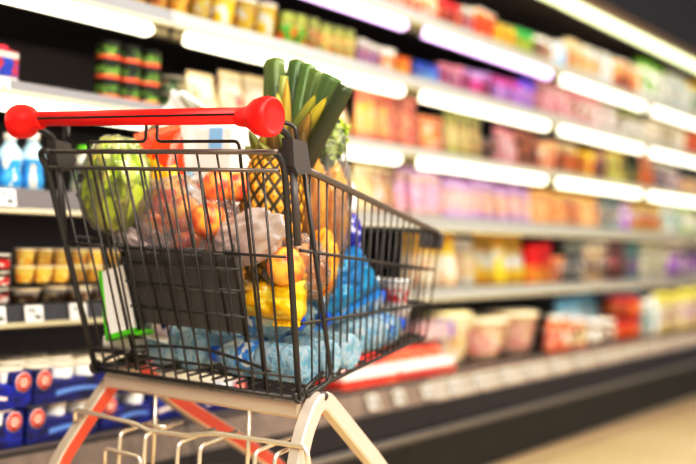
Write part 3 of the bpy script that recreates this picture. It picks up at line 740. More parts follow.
# brackets that carry handle and gate
for s in (-1, 1):
    p = MB(); yy = 1.078 if s < 0 else 2*YC-1.078
    P = [(1.456, 1.036), (1.496, 1.032), (1.513, .984), (1.476, .978), (1.464, .992)]; n = len(P)
    vs = [(x, yy-.012, z) for x, z in P]+[(x, yy+.010, z) for x, z in P]
    p.add(vs, [list(range(n)), list(range(2*n-1, n-1, -1))]+[(i, n+i, n+(i+1) % n, (i+1) % n) for i in range(n)], 0, False)
    p.tube([(1.478, yy, .985), (1.500, yy, .865)], .0065, 8)
    p.build('bracket', m_plastic, cart)
    q = MB()
    q.tube(rounded([(hx+.006, yy, hz-.006), (1.43, yy, 1.052), (1.462, yy, 1.040), (1.468, yy, 1.020)], .012), .0058, 10)
    q.tube(rounded([(1.488, yy, 1.020), (1.484, yy+s*-.004, 1.058), (1.470, yy+s*-.03, 1.066), (1.458, yy+s*-.045, 1.040)], .010), .0034, 8)
    q.build('handle_arm', m_post, cart)
# chassis
CBz = .560
def sect(mb, path, w, h, up=(0, 0, 1), mi=0): mb.tube(path, 0, 4, mi, flat=(h/2*1.414, w/2*1.414), up=up)
ch = MB()
# cream crossbar under the gate
ch.box((1.578, 1.116, .566), (1.600, 2*YC-1.116, .598), bev=.005)
MB2 = MB()
ch.box((1.59, 1.118, .582), (1.66, 1.142, .604), bev=.004, M=None); ch.box((1.59, 2*YC-1.142, .582), (1.66, 2*YC-1.118, .604), bev=.004)
ch.box((1.60, 1.108, .566), (1.655, 1.116, .606), bev=.003, mi=1); ch.box((1.60, 2*YC-1.116, .566), (1.655, 2*YC-1.108, .606), bev=.003)  # right side plate takes the same painted red reflection
for f in range(len(ch.f)): pass
ch.build('chassis_frame', [m_cream_metal, m_coral_reflection], cart)
ax = MB()
ax.tube([(1.572, 1.116, .602), (1.572, 2*YC-1.116, .602)], .0036, 8); ax.tube([(1.571, 1.30, .602), (1.571, 1.33, .602)], .006, 8)
ax.build('gate_hinge_rod', m_rod, cart)
def leg_pair(yb, rear, front, apex, label_side):
    """inverted V of flat tube: rear leg and front leg meeting in a rounded apex; red reflection painted in coral on the faces turned to the aisle"""
    for nm, path in (('leg_frame', list(reversed(rear))+front),):
        mb = MB(); P = rounded(path, .045, 6)
        K = len(P); vs = []; fs = []; mi = []
        w, h = .0125, .0125
        for i, p in enumerate(P):
            T = (P[min(i+1, K-1)]-P[max(i-1, 0)]).normalized()
            S = Vector((0, 1, 0)); S = (S-T*S.dot(T)).normalized(); Nn = T.cross(S)
            ring = [(-.8, -1), (.8, -1), (1, -.8), (1, .8), (.8, 1), (-.8, 1), (-1, .8), (-1, -.8)]
            for a, b in ring: vs.append(p+Nn*a*w*1.25+S*b*h)
        for i in range(K-1):
            for j in range(8):
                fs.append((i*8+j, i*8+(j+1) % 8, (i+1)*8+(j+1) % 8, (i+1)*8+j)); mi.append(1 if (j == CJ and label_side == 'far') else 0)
        fs.append(list(range(7, -1, -1))); mi.append(0); fs.append([(K-1)*8+j for j in range(8)]); mi.append(0)
        mb.add(vs, fs, 0, False); mb.mi = mi
        mb.build(nm, [m_cream_metal, m_coral_reflection], cart)
V = Vector
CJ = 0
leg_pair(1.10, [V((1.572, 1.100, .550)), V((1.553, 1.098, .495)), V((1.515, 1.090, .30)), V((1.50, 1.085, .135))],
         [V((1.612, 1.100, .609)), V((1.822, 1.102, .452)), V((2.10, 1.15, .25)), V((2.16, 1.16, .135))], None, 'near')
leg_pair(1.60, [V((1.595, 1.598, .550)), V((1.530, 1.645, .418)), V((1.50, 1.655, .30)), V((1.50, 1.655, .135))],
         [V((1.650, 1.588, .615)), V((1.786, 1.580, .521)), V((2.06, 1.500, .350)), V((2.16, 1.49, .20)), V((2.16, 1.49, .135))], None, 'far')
MB().tube([(1.612, 1.088, .606), (1.622, 1.105, .606)], .008, 10).build('leg_plug', m_plastic, cart)
for (x, y) in ((1.50, 1.085), (2.16, 1.16), (1.50, 1.655), (2.16, 1.49)):
    c = MB(); c.box((x-.014, y-.022, .085), (x+.014, y-.016, .14), bev=.002); c.box((x-.014, y+.016, .085), (x+.014, y+.022, .14), bev=.002); c.box((x-.02, y-.022, .13), (x+.02, y+.022, .142), bev=.002)
    c.box((x-.028, y-.022, .055), (x+.012, y-.0165, .10), bev=.002); c.box((x-.028, y+.0165, .055), (x+.012, y+.022, .10), bev=.002)
    co = c.build('caster', m_chrome, cart)
    M = Matrix.Translation((x-.012, y-.014, .0585)) @ Matrix.Rotation(-PI/2, 4, 'X')
    MB().lathe([(.02, 0), (.052, .001), (.058, .006), (.058, .022), (.052, .027), (.02, .028)], 24, 0, M).build('wheel', m_rubber, co)
# lower wire rack (hangs under the basket)
rk = MB()
def rp(px, py, X): return hit(px, py, 0, X)
rail = [rp(75, 421, 1.545), rp(75, 409.5, 1.545), rp(137, 424, 1.545), rp(147, 430, 1.545), rp(186, 435.5, 1.545), rp(215, 433, 1.545), rp(306, 447, 1.545), rp(309, 466, 1.545)]
rk.tube(rounded(rail, .012), .0048, 10)
rk.tube([rp(143, 424, 1.56), rp(166, 427, 1.56)], .004, 8)
for px in (156, 250):
    a = rp(px, 391 if px == 156 else 404, 1.585); rk.tube([a, Vector((1.585, a.y, .42))], .0042, 8)
for px, py in ((120, 433), (145, 435), (178, 443), (200, 446), (255, 452), (275, 455)):
    a = rp(px, py, 1.53)
    rk.tube(rounded([a+Vector((.10, 0, .012)), a+Vector((.03, 0, .004)), a, a+Vector((0, 0, -.12)), a+Vector((.3, 0, -.14))], .012), .0042, 8)
rk.tube(rounded([rp(105, 466, 1.52), rp(105, 448, 1.52), rp(140, 457, 1.52), rp(141, 470, 1.52)], .01), .0042, 8)
rk.tube([rp(105, 480, 1.52), rp(300, 500, 1.52)], .0045, 8)
rk.tube([rp(105, 480, 1.52)+Vector((.3, 0, -.02)), rp(300, 500, 1.52)+Vector((.3, 0, -.02))], .0045, 8)
rk.build('lower_rack', m_chrome, cart)

# ------------------------------------------------------------------ groceries in the cart
film = film_mat('clear_film', dens=.05); film_white = film_mat('milky_film', (.96, .93, .90), .50); 
def ellip(c, rad, amp=0, fq=8, seed=0, nu=40, nv=28, colfn=None, shape=None, rot=None):
    c = Vector(c)
    def fn(u, v):
        a = 2*PI*u; t = PI*v
        d = Vector((math.sin(t)*math.cos(a), math.sin(t)*math.sin(a), -math.cos(t)))
        k = 1+amp*fbm(d*fq*.25+Vector((seed, seed*.7, 3)), 4)
        if shape: k *= shape(d)
        p = Vector((d.x*rad[0]*k, d.y*rad[1]*k, d.z*rad[2]*k))
        if rot: p = rot @ p
        return c+p
    cf = None
    if colfn: cf = lambda u, v: colfn(Vector((math.sin(PI*v)*math.cos(2*PI*u), math.sin(PI*v)*math.sin(2*PI*u), -math.cos(PI*v))))
    return MB().grid(fn, nu, nv, wrap=True, colfn=cf)
def mixc(a, b, t): t = max(0, min(1, t)); return tuple(x*(1-t)+y*t for x, y in zip(a, b))

# water bottles on the basket floor
m_pet, t_, b_ = nt('blue_water_plastic')
b_.inputs['Base Color'].default_value = (*lin((.74, .91, .99)), 1); b_.inputs['Transmission Weight'].default_value = .70; b_.inputs['Roughness'].default_value = .05; b_.inputs['IOR'].default_value = 1.22
n2 = t_.nodes.new('ShaderNodeTexNoise'); n2.inputs['Scale'].default_value = 48; n2.inputs['Detail'].default_value = 2; n2.inputs['Distortion'].default_value = 1.5; tcq = t_.nodes.new('ShaderNodeTexCoord'); t_.links.new(tcq.outputs['Object'], n2.inputs['Vector'])
bp = t_.nodes.new('ShaderNodeBump'); bp.inputs['Strength'].default_value = .9; bp.inputs['Distance'].default_value = .005; t_.links.new(n2.outputs['Fac'], bp.inputs['Height']); t_.links.new(bp.outputs['Normal'], b_.inputs['Normal'])
rq = t_.nodes.new('ShaderNodeValToRGB'); rq.color_ramp.elements[0].position = .35; rq.color_ramp.elements[0].color = (*lin((.66, .88, .98)), 1); rq.color_ramp.elements[1].position = .62; rq.color_ramp.elements[1].color = (*lin((.95, .99, 1)), 1)
t_.links.new(n2.outputs['Fac'], rq.inputs['Fac']); t_.links.new(rq.outputs['Color'], b_.inputs['Base Color'])
m_cap_b = mat('cap_blue', (.10, .35, .75), .3); m_wlab = label_mat((.80, .90, .96), (.35, .66, .90), (.93, .95, .97), .0, 1, scale=4)
def water_bottle(loc, axis, roll=0, label=''):
    """PET bottle lying along axis from its foot at loc"""
    ax_ = Vector(axis).normalized(); q = ax_.to_track_quat('Z', 'Y'); M = Matrix.Translation(Vector(loc)) @ q.to_matrix().to_4x4()
    R_, L = .0345, .225
    prof = [(.012, .004), (.024, .0), (R_*.96, .006), (R_, .018)]
    for i in range(4): z = .03+i*.017; prof += [(R_, z), (R_*.90, z+.006), (R_, z+.012)]
    prof += [(R_, .10), (R_*.97, .103), (R_*.97, .15), (R_, .153), (R_*.98, .165), (R_*.72, .187), (R_*.45, .200), (.0125, .206), (.0125, .214)]
    r = MB().lathe(prof, 22, 0, M).build('water_bottle', m_pet)
    tag(r, label, 'water bottle', 'water bottles on the basket floor')
    MB().lathe([(R_*.985, .106), (R_*.985, .147)], 22, 0, M, False, False).build('label_sleeve', m_wlab, r)
    MB().lathe([(.0135, .208), (.015, .209), (.015, .2235), (.0135, .2255)], 16, 0, M).build('cap', m_cap_b, r)
bz = .6505
fl = lambda x: .611+(x-1.59)*.092+.0385               # resting height of a lying bottle
for loc, ax_, lb in (((1.628, 1.128, fl(1.628)), (0, 1, 0), 'clear blue water bottle lying sideways along the gate foot, lowest layer'),
                     ((1.640, 1.395, fl(1.640)+.066), (.05, -1, .02), 'clear blue water bottle lying sideways below the yellow packet, second layer'),
                     ((1.604, 1.396, fl(1.604)), (1, 0, .094), 'clear blue water bottle, foot to the gate, under the middle of the black panel'),
                     ((1.604, 1.468, fl(1.604)+.001), (1, .02, .094), 'clear blue water bottle, foot to the gate, near the left end of the black panel'),
                     ((1.604, 1.432, fl(1.604)+.062), (1, .01, .094), 'clear blue water bottle, foot to the gate, resting on two others'),
                     ((1.702, 1.130, fl(1.702)), (0, 1, 0), 'clear blue water bottle lying sideways behind the front one, lowest layer'),
                     ((1.716, 1.385, fl(1.716)+.066), (0, -1, .0), 'clear blue water bottle lying sideways in the second layer, behind another'),
                     ((1.775, 1.135, fl(1.775)), (0, 1, 0), 'clear blue water bottle lying sideways in the middle of the basket floor')):
    water_bottle(loc, ax_, 0, lb)
for i, (x, y) in enumerate(((1.87, 1.215), (1.865, 1.287), (1.87, 1.359), (1.865, 1.431))):
    water_bottle((x, y, fl(x)), (1, .05, .094), 0, 'clear blue water bottle lying towards the nose, '+['against the right basket side', 'second from the right side', 'third from the right side', 'furthest from the right side'][i])
for i, (x, y) in enumerate(((1.85, 1.250), (1.86, 1.323))):
    water_bottle((x, y, fl(x)+.066), (1, .06, .06), 0, 'clear blue water bottle on top, below the blue packet, '+['right side', 'inner side'][i])

# packs made as pillows
def pillow(c, w, h, d, mats, name, label, cat, rot=(0, 0, 0), amp=.15, seed=0, face='X', crimp=True):
    """soft packet, wide along Y and tall along Z before rotation, its face to -X"""
    R = (Matrix.Rotation(rot[2], 4, 'Z') @ Matrix.Rotation(rot[1], 4, 'Y') @ Matrix.Rotation(rot[0], 4, 'X'))
    M = Matrix.Translation(Vector(c)) @ R
    mb = MB()
    for sgn in (-1, 1):
        def fn(u, v, sgn=sgn):
            y = (u-.5)*w; z = (v-.5)*h
            e = max(0, (1-abs(2*u-1)**4))*max(0, (1-abs(2*v-1)**3)); e = e**.55
            x = sgn*d/2*e*(1+amp*fbm((y*22+seed, z*22, sgn*3+seed), 4)*1.6)
            pin = 1-.10*e*0-.06*(1-abs(2*v-1))*1
            return M @ Vector((x, y*pin if sgn else y, z))
        mb.grid(fn if sgn > 0 else (lambda u, v: fn(1-u, v)), 30, 30)
    r = mb.build(name, mats[0]); tag(r, label, cat)
    if crimp:
        for sg in (-1, 1):
            c2 = MB()
            c2.grid(lambda u, v: M @ Vector((.0018*math.sin(u*90), (u-.5)*w*.99, sg*(h/2+v*.012))), 60, 1)
            c2.build('crimped_end', mats[min(1, len(mats)-1)], r)
    return r
def film_pack_mat(name, c1, c2, c3, sc_=3, thr=.55, rough=.22):
    if name in MC: return MC[name]
    mt = label_mat(c1, c2, c3, 0, 1, rough, sc_, thr); return mt
# yellow packet behind the right part of the gate
pillow((1.632, 1.226, .762), .155, .072, .065, [label_mat((.98, .80, .04), (.97, .78, .05), (.98, .88, .30), 0, 1, .22, 4, .56, .15), mat('yellow_foil', (.98, .80, .05), .25)], 'snack_packet', 'shiny yellow packet right of the black seat panel, above the water bottles', 'packet', (-.06, .2, -.1), .35, 2)
# orange packet near the middle top
pillow((1.600, 1.478, .978), .112, .165, .055, [label_mat((.95, .28, .05), (.96, .30, .05), (.99, .74, .12), 0, 1, .25, 1.6, .50, .2), mat('orange_foil', (.95, .38, .06), .25)], 'snack_packet', 'orange-red packet with yellow print leaning beside the pale green cabbage', 'packet', (-.22, .1, .1), .25, 9)
# blue packet towards the nose
pillow((1.86, 1.243, .785), .19, .105, .075, [label_mat((.02, .42, .62), (.03, .44, .64), (.04, .54, .72), 0, 1, .25, 3, .56, .2), mat('blue_foil', (.05, .5, .76), .25)], 'frozen_food_bag', 'bright teal-blue bag at the right basket side, on the water bottles', 'bag', (-.42, .35, 1.15), .25, 5)
# dark blue spotted bottle with white top
bt = thing('detergent_bottle', (1.93, 1.262, .80), 'small dark blue spotted bottle with a white top above the blue bag', 'bottle')
m_db, t_, b_ = nt('navy_spotted'); vo = t_.nodes.new('ShaderNodeTexVoronoi'); vo.inputs['Scale'].default_value = 60; tcx = t_.nodes.new('ShaderNodeTexCoord'); t_.links.new(tcx.outputs['Object'], vo.inputs['Vector'])
rp_ = t_.nodes.new('ShaderNodeValToRGB'); rp_.color_ramp.elements[0].position = .25; rp_.color_ramp.elements[0].color = (.55, .55, .8, 1); rp_.color_ramp.elements[1].position = .32; rp_.color_ramp.elements[1].color = (*lin((.15, .12, .55)), 1)
t_.links.new(vo.outputs['Distance'], rp_.inputs['Fac']); t_.links.new(rp_.outputs['Color'], b_.inputs['Base Color']); b_.inputs['Roughness'].default_value = .25
M = Matrix.Translation((1.93, 1.262, .80))
MB().lathe([(.020, 0), (.026, .004), (.027, .07), (.027, .10), (.020, .118), (.012, .126)], 20, 0, M).build('bottle', m_db, bt)
MB().lathe([(.014, .126), (.014, .155), (.010, .162), (.007, .185), (.003, .188)], 16, 0, M).build('nozzle', m_white, bt)
# red and white tub near the nose, small foil packs
for i, (x, y, z, c1, c2, lb) in enumerate(((2.132, 1.262, .668, (.93, .90, .9), (.3, .5, .8), 'white and blue tub at the bottom of the cart nose, right side'), (2.132, 1.262, .7295, (.93, .90, .9), (.9, .2, .25), 'white and red tub stacked at the right of the cart nose'), (2.132, 1.338, .668, (.96, .93, .88), (.5, .3, .2), 'white and brown tub at the bottom of the cart nose, middle'),
                                           (2.132, 1.338, .7295, (.92, .92, .95), (.2, .45, .75), 'white and blue tub on top in the middle of the cart nose'))):
    M = Matrix.Translation((x, y, z))
    r = MB().lathe([(.022, 0), (.026, .003), (.031, .05), (.032, .055)], 18, 0, M).build('yoghurt_cup', label_mat(c1, c2, c1, .2, .7)); tag(r, lb, 'cup', 'cups in the cart nose')
    MB().lathe([(.033, .054), (.034, .056), (.034, .06), (.005, .061)], 18, 0, M).build('lid', mat('lid_silver', (.85, .86, .88), .2, .6), r)

# thin white carton with green edges, tilted at the left of the gate
R = Matrix.Translation(hit(120, 302, 0, 1.565)) @ Matrix.Rotation(.12, 4, 'Z') @ Matrix.Rotation(-.30, 4, 'X') @ Matrix.Rotation(.14, 4, 'Y')
r = thing('food_carton', R.translation-Vector((0, 0, .07)), 'thin white carton with green edges leaning left of the black panel', 'carton')
MB().box((-.011, -.034, -.066), (.011, .034, .066), bev=.002, M=R).build('carton', mat('carton_white', (.92, .90, .88), .4), r)
g = MB(); g.box((-.0118, .026, -.068), (.0118, .0352, .068), bev=.001, M=R); g.box((-.0118, -.0352, -.068), (.0118, .0352, -.058), bev=.001, M=R)
g.build('green_edge', mat('carton_green', (.36, .74, .10), .4), r)
g = MB(); g.box((-.0115, -.062, -.074), (.0115, -.034, -.066), bev=.001, M=R); g.build('green_flap', mat('carton_green', (.36, .74, .10), .4), r)
# navy-white small packet and pink meat trays low at the left
pillow((1.60, 1.475, .705), .085, .05, .05, [label_mat((.10, .16, .60), (.12, .18, .62), (.93, .9, .95), 0, 1, .3, 2.2, .5), m_white], 'sweets_packet', 'navy and white packet low behind the gate, left of the water bottles', 'packet', (.1, .1, 0), .2, 14)
m_meat = mat('meat_pink', (.82, .45, .38), .4, var=.35, vscale=60)
for i, (x, y, z, lb) in enumerate(((1.63, 1.553, .645, 'pink sliced meat tray at the bottom left corner of the basket'), (1.65, 1.545, .672, 'pink sliced meat tray stacked on another in the left corner'))):
    r = thing('meat_tray', (x, y, z), lb, 'meat tray', 'meat trays in the left corner of the basket')
    b = MB(); b.box((x-.05, y-.045, z), (x+.09, y+.04, z+.006), bev=.002); 
    for a_, b2 in (((x-.05, y-.045), (x-.046, y+.04)), ((x+.086, y-.045), (x+.09, y+.04)), ((x-.05, y-.045), (x+.09, y-.041)), ((x-.05, y+.036), (x+.09, y+.04))): b.box((*a_, z), (*b2, z+.022))
    b.build('tray', m_white, r)
    s_ = MB()
    for k in range(7): s_.tube([(x-.04+k*.019, y-.036, z+.010), (x-.038+k*.019, y, z+.018), (x-.036+k*.019, y+.032, z+.010)], [.008, .009, .008], 8)
    s_.build('slices', m_meat, r)

# pale green cabbage in a clear bag
cab_c = Vector((1.552, 1.545, .956))
def cab_col(d):
    n_ = fbm(d*3.0+Vector((4, 1, 0)), 4); t = .5+.55*d.y+.35*n_-.25*d.z
    c = mixc((.93, .93, .56), (.65, .68, .05), t)
    return mixc(c, (.95, .94, .82), max(0, .75*(-d.y)+.5*d.z-.35+n_*.5))
def cab_shape(d):
    a = math.atan2(d.y, d.x)
    return 1+.06*abs(math.sin(a*4+2.2*d.z+1.6*noise.noise(d*2)))-.05
r = ellip(cab_c, (.056, .073, .084), .16, 10, 3, 72, 56, cab_col, cab_shape).build('cabbage', vcol_mat('cabbage_leaf', .45, .5, 60)); tag(r, 'pale green cabbage in clear film behind the left side of the gate', 'cabbage')
for k in range(5):                                 # outer leaves hugging the head
    a0 = -2.9+k*.75
    def fn(u, v, a0=a0, k=k):
        a = a0+(u-.5)*1.25*(math.sin(PI*min(1, .25+v*.75))*.8+.3); t = PI*(.10+.72*v)
        d = Vector((math.sin(t)*math.cos(a), math.sin(t)*math.sin(a), -math.cos(t)))
        kk = 1.05+.03*(k % 2)+.05*math.sin(u*17+v*6)*v+.03*math.cos(u*PI*2)
        return cab_c+Vector((d.x*.056*kk, d.y*.073*kk, d.z*.083*kk))
    MB().grid(fn, 20, 16, colfn=lambda u, v: mixc(mixc((.86, .88, .50), (.54, .64, .05), v*.9+.2*math.sin(u*9)), (.93, .94, .75), max(0, 1-abs(u-.5)*9)*.7)).build('outer_leaf', vcol_mat('cabbage_leaf', .45, .5, 60), r)
def bagshape(d): return 1+(.25*max(0, d.z-.55) if d.z > .55 else 0)
r = ellip(cab_c+Vector((0, 0, .002)), (.060, .079, .094), .10, 14, 8, 60, 44, None, None).build('produce_bag', film); tag(r, 'clear plastic bag around the pale green cabbage', 'plastic bag')

# white wrapped pack with blue label, and the peaked white bag above it
pk = thing('kitchen_roll_pack', hit(214, 190, 0, 1.80)-Vector((0, 0, .06)), 'white wrapped pack with a pale blue patch behind the peaches', 'pack')
c0 = hit(212, 165, 0, 1.80)
MB().box((c0.x-.05, c0.y-.105, c0.z-.10), (c0.x+.05, c0.y+.02, c0.z+.088), bev=.018).build('wrapped_pack', mat('wrap_white', (.93, .90, .86), .35, bump=.4, bscale=25), pk)
c1 = hit(216, 138, 0, 1.75)
MB().box((c1.x-.002, c1.y-.018, c1.z-.022), (c1.x+.003, c1.y+.018, c1.z+.022), bev=.001).build('blue_label', mat('label_pale_blue', (.55, .72, .88), .4), pk)
pb = MB(); A = hit(160, 112, 0, 1.84); T1 = hit(171, 90, 0, 1.85); T2 = hit(177, 91, 0, 1.85); B = hit(203, 116, 0, 1.84)
def peak(u, v):
    a = lerp(A, B, u); tp = lerp(T1, T2, u); p = lerp(a, tp, v**.85)
    return p+Vector((.012*math.sin(u*9+v*3)*(1-.5*v)+.03*math.sin(PI*u), 0, .003*math.sin(u*20)))
pb.grid(peak, 16, 12); 
pb.grid(lambda u, v: peak(1-u, v)+Vector((.05*(1-v)+.004, 0, 0)), 16, 12)
def skirt(u, v):
    return lerp(A, B, u)+Vector((.012*math.sin(u*9)+.03*math.sin(PI*u), 0, -.12*v))
pb.grid(skirt, 16, 6)
r = pb.build('carrier_bag', mat('bag_white', (.93, .92, .89), .4, bump=.4, bscale=40)); tag(r, 'white plastic carrier bag with a peaked corner sticking up behind the handle', 'bag')

# peaches and their bags
def peach_col(seed):
    def f(d):
        n_ = fbm(d*1.6+Vector((seed*3.1, seed, 0)), 4); t = .45+.9*n_+.35*d.y
        c = mixc((.99, .78, .34), (.95, .40, .26), t); return mixc(c, (.74, .14, .18), (t-.75)*1.2)
    return f
def peach_shape(d):
    a = math.atan2(d.y, d.x); return 1-.10*math.exp(-((a-(-2.4))**2)/.02)*(1-abs(d.z)**3)-.12*max(0, abs(d.z)-.82)*2
def peach(px, py, X, rpx, seed, label):
    c = hit(px, py, 0, X); R_ = rpx*proj(c)[2]/FPX
    rot = Matrix.Rotation(seed*1.3, 3, 'Y') @ Matrix.Rotation(seed*.6, 3, 'X')
    r = ellip(c, (R_, R_, R_*.95), .02, 6, seed, 32, 24, peach_col(seed), peach_shape, rot).build('peach', vcol_mat('peach_skin', .42, coat=.2)); tag(r, label, 'peach', 'peaches in clear bags')
PE = [(156, 220, 1.60, 17, 1, 'pale yellow-pink peach at the left end of the clear bag'), (183, 213, 1.575, 18, 2, 'yellow-orange peach in the middle of the clear bag'), (209, 221, 1.565, 19, 3, 'large yellow and red peach right above the black panel'),
      (218, 186, 1.585, 18, 4, 'red peach at the top of the pile, left of the pineapple'), (238, 187, 1.61, 16, 5, 'dark red peach touching the pineapple'), (186, 243, 1.59, 15, 6, 'purple-red peach low behind the top edge of the black panel'),
      (137, 241, 1.62, 14, 7, 'shaded peach at the lower left of the clear bag'), (286, 267, 1.615, 20, 8, 'coral red peach right of the gate wires, above the yellow packet'), (309, 258, 1.70, 17, 9, 'pinkish peach beside the right corner post'), (262, 262, 1.66, 14, 10, 'small peach between the yellow packet and the white bag')]
for p in PE: peach(*p)
def loose_bag(c, rad, seed, label, mt, amp=.22, fq=14):
    r = ellip(c, rad, amp, fq, seed, 60, 44).build('produce_bag', mt); tag(r, label, 'plastic bag', 'plastic produce bags in the cart')
c = hit(180, 222, 0, 1.59); loose_bag(c, (.055, .122, .084), 21, 'clear crinkled plastic bag holding the peaches', film_mat('clear_film_soft', (1, .97, .96), .17))
c = hit(292, 268, 0, 1.66); loose_bag(c, (.05, .075, .062), 25, 'clear plastic bag with coral red peaches above the yellow packet', film_mat('clear_film_soft', (1, .97, .96), .17))
# milky white bag in front of the pineapple, with a twisted neck
c = hit(248, 238, 0, 1.585)
def lumps(d): return 1+.16*abs(math.sin(math.atan2(d.z, d.y)*2.5))*(1-abs(d.x))
r = ellip(c, (.036, .076, .044), .16, 12, 33, 64, 44, None, lumps, Matrix.Rotation(-.30, 3, 'X')).build('produce_bag', film_mat('milky_bag_film', (1, .93, .91), .68)); tag(r, 'milky white plastic bag bunched in front of the pineapple', 'plastic bag')
pm = MB(); cc = hit(145, 237, 0, 1.60)
r = ellip(hit(143, 241, 0, 1.575), (.030, .085, .034), .3, 16, 41, 56, 40, None, None, Matrix.Rotation(.5, 3, 'X')).build('produce_bag', film_mat('pinkish_film', (1, .94, .93), .8)); tag(r, 'pinkish crumpled plastic bag below the cabbage', 'plastic bag')

# pineapple
pc = hit(272, 217, 0, 1.655); PR = (.056, .056, .128)
NR, NCc = 20, 14
def pine(u, v):
    a = 2*PI*u; t = PI*(.04+.92*v); z = -math.cos(t)
    rr = (math.sin(t))**.62
    # diamond lattice of eyes
    p = u*NCc+v*NR/2; q = u*NCc-v*NR/2
    fp = abs((p % 1)-.5)*2; fq = abs((q % 1)-.5)*2
    e = max(fp, fq)
    return a, z, rr, e
def pine_fn(u, v):
    a, z, rr, e = pine(u, v)
    k = 1+.075*(1-e**2.2)+.05*max(0, 1-e*4)
    return pc+Vector((PR[0]*rr*k*math.cos(a), PR[1]*rr*k*math.sin(a), PR[2]*z))
def pine_col(u, v):
    a, z, rr, e = pine(u, v); n_ = noise.noise(Vector((u*40, v*30, 1)))
    base = mixc((.90, .66, .16), (.70, .52, .10), .5+n_*.6)
    c = mixc(base, (.13, .11, .03), (e-.56)*3.0)
    return mixc(c, (.35, .22, .08), max(0, 1-e*4.5)*.9)
pa = MB().grid(pine_fn, 224, 170, wrap=True, colfn=pine_col).build('pineapple', vcol_mat('pineapple_rind', .42)); tag(pa, 'ripe golden pineapple with thick green crown standing behind the right corner of the gate', 'pineapple')
def leaf(mb, b, t, w0, w1, fold, bend, c0, c1, c2, wd=None, n=14, pointed=False):
    """V-folded blade from b to t"""
    b = Vector(b); t = Vector(t); ax_ = (t-b); L = ax_.length; ax_ = ax_.normalized()
    view = (CC-b).normalized(); sd = ax_.cross(view).normalized() if wd is None else Vector(wd); nn = sd.cross(ax_).normalized()
    def fn(u, v):
        w = w0+(w1-w0)*v
        if pointed: w = w0*(1-v)**.75*(1+.6*v)
        s_ = u*2-1
        return b+ax_*L*v+sd*s_*w/2-nn*(fold*w*(abs(s_)**1.5)-fold*w*.4)+nn*bend*math.sin(PI*v*.5)**2*L
    def cf(u, v):
        s_ = abs(u*2-1); st = .5+.5*math.sin(u*60)
        return mixc(mixc(c0, c1, v*1.1), c2, max(0, s_-.72)*2.4*.8+.10*st)
    mb.grid(fn, 12, n, colfn=cf)
    return mb
m_leaf = vcol_mat('crown_leaf', .38)
DG = (.17, .24, .11); MG = (.33, .40, .18); YG = (.60, .62, .32); LB = (.30, .22, .10)
def crown(bp, tp, w0, w1, Xb, Xt, c0, c1, c2, fold=.35, bend=0., pointed=False):
    B = hit(*bp, 0, Xb); T = hit(*tp, 0, Xt); s_ = proj(B)[2]/FPX
    mb = MB(); kw = 1.6 if pointed else 1.08
    leaf(mb, B, T, w0*s_*kw, w1*s_*kw, fold, bend, c0, c1, c2, pointed=pointed)
    o = mb.build('crown_leaf', m_leaf, pa)
    md = o.modifiers.new('thickness', 'SOLIDIFY'); md.thickness = .0022
LV = [((277, 148), (275, 58), 17, 19, 1.67, 1.70, DG, MG, YG), ((268, 140), (268, 62), 11, 8, 1.68, 1.71, MG, MG, YG), ((287, 150), (297, 60), 20, 16, 1.67, 1.71, DG, (.25, .35, .16), YG),
      ((292, 150), (309, 64), 19, 15, 1.665, 1.70, MG, (.33, .43, .20), DG), ((294, 150), (318, 70), 18, 14, 1.67, 1.70, DG, MG, YG), ((297, 152), (333, 76), 18, 19, 1.66, 1.69, (.16, .23, .11), (.28, .37, .18), YG),
      ((303, 168), (346, 86), 17, 16, 1.645, 1.67, (.20, .17, .10), (.20, .25, .13), (.44, .42, .16)), ((281, 148), (284, 76), 15, 9, 1.655, 1.68, MG, YG, DG)]
for l in LV: crown(*l)
PT = [((283, 152), (277, 92), 14, 0, 1.65, 1.64, (.45, .50, .22), (.75, .70, .35), (.35, .35, .15)), ((291, 148), (327, 97), 12, 0, 1.65, 1.64, (.35, .42, .15), (.80, .72, .22), (.25, .3, .1)), ((292, 140), (316, 94), 12, 0, 1.65, 1.64, MG, (.70, .68, .25), DG),
      ((285, 140), (287, 78), 9, 0, 1.65, 1.65, (.55, .50, .2), (.75, .60, .22), LB), ((297, 150), (310, 112), 11, 0, 1.64, 1.63, LB, (.6, .5, .2), (.2, .15, .08)), ((262, 158), (249, 130), 9, 0, 1.64, 1.62, (.5, .45, .15), (.35, .4, .12), LB),
      ((260, 160), (245, 146), 9, 0, 1.64, 1.62, (.6, .5, .18), (.4, .42, .15), LB), ((266, 156), (262, 132), 9, 0, 1.63, 1.61, MG, (.7, .6, .25), LB), ((275, 152), (271, 122), 9, 0, 1.63, 1.61, (.35, .25, .12), (.55, .45, .2), LB),
      ((289, 160), (293, 124), 12, 0, 1.63, 1.62, LB, (.45, .35, .15), (.2, .15, .08)), ((299, 162), (303, 130), 12, 0, 1.635, 1.63, LB, (.4, .33, .15), (.2, .15, .08)), ((272, 158), (258, 142), 8, 0, 1.62, 1.60, (.55, .5, .2), (.4, .42, .15), LB)]
for l in PT: crown(*l, fold=.4, pointed=True)

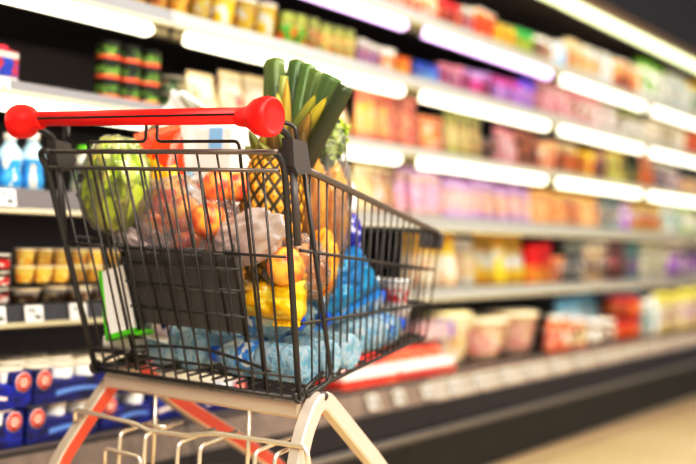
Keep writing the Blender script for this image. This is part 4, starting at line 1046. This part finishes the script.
# tall clear bag of golden bread rolls and leafy greens right of the pineapple
cb = hit(322, 215, 0, 1.74)
def bread_col(d):
    n_ = fbm(d*2.4+Vector((7, 2, 1)), 4); return mixc((.93, .70, .22), (.68, .42, .14), .45+n_*.9)
for i, (px, py, X, rx, rz, lb) in enumerate(((312, 205, 1.72, .030, .088, 'golden brown long loaf beside the pineapple, in the tall clear bag'), (333, 212, 1.76, .028, .090, 'golden brown long loaf on the right in the tall clear bag'), (322, 262, 1.70, .030, .06, 'mustard yellow loaf end low in the tall clear bag'))):
    r = ellip(hit(px, py, 0, X), (rx, rx, rz), .12, 10, 50+i, 36, 28, bread_col).build('bread_loaf', vcol_mat('bread_crust', .55, .6, 40)); tag(r, lb, 'bread', 'loaves in the tall clear bag')
lt = MB(); base = hit(328, 165, 0, 1.75)
lf = thing('lettuce', base-Vector((0, 0, .02)), 'bright green curly lettuce leaves at the top of the tall clear bag', 'lettuce')
for k in range(8):
    tx = (318+random.uniform(-6, 26), 118+random.uniform(0, 26)); T = hit(*tx, 0, 1.74+random.uniform(-.03, .03)); B = hit(322+random.uniform(-4, 8), 168, 0, 1.75)
    mb = MB(); g_ = random.random()
    leaf(mb, B, T, .018, .05, .25, .05, (.55, .60, .20), mixc((.60, .85, .12), (.80, .90, .35), g_), (.62, .55, .22), n=12)
    for i, p in enumerate(mb.v): mb.v[i] = p+Vector((.006*math.sin(i*1.7), .005*math.cos(i*2.3), .004*math.sin(i*.9)))
    mb.build('leaf', vcol_mat('lettuce_leaf', .45), lf)
def tallbag(d): return 1+.18*max(0, d.z)
r = ellip(hit(323, 205, 0, 1.74), (.058, .048, .175), .12, 16, 61, 56, 48, None, lambda d: 1+.05*math.sin(math.atan2(d.y, d.x)*5+d.z*4)).build('produce_bag', film); tag(r, 'tall clear plastic bag with loaves and lettuce right of the pineapple', 'plastic bag')

# ------------------------------------------------------------------ light
w = bpy.data.worlds.new('world'); sc.world = w; w.use_nodes = True
w.node_tree.nodes['Background'].inputs['Color'].default_value = (1, .97, .93, 1); w.node_tree.nodes['Background'].inputs['Strength'].default_value = .40
def area(name, loc, rot, sx_, sy_, e, col=(1, .96, .9)):
    d = bpy.data.lights.new(name, 'AREA'); d.shape = 'RECTANGLE'; d.size = sx_; d.size_y = sy_; d.energy = e; d.color = col
    o = bpy.data.objects.new(name, d); COL.objects.link(o); o.location = loc; o.rotation_euler = rot
    return o
area('ceiling_and_fill_light', (1.2, .2, 3.3), (0, 0, 0), 3.5, .5, 70)
area('ceiling_and_fill_light', (4.6, .2, 3.3), (0, 0, 0), 3.5, .5, 130)
area('ceiling_and_fill_light', (-1.2, -.6, 3.2), (0, math.radians(-28), 0), 1.2, 2.5, 190)  # front fill added from the camera side to brighten the cart
area('ceiling_and_fill_light', (1.0, -1.8, 3.2), (math.radians(28), 0, 0), 3.5, 1.0, 170)  # added frontal fill, tilted towards cart and shelves
area('aisle_fill_light', (4.0, -2.4, 1.7), (math.radians(90), 0, 0), 7, 1.4, 75)  # added fill for the shelf fronts; no case is modelled there
sc.view_settings.view_transform = 'Standard'; sc.view_settings.look = 'None'; sc.view_settings.exposure = 0.0
vs_ = sc.view_settings; vs_.use_curve_mapping = True
cv = vs_.curve_mapping.curves[3]
cv.points.new(.24, .165); cv.points.new(.62, .62); vs_.curve_mapping.update()
sc.cycles.use_denoising = True
sc.cycles.max_bounces = 10; sc.cycles.transparent_max_bounces = 16; sc.cycles.sample_clamp_indirect = 6
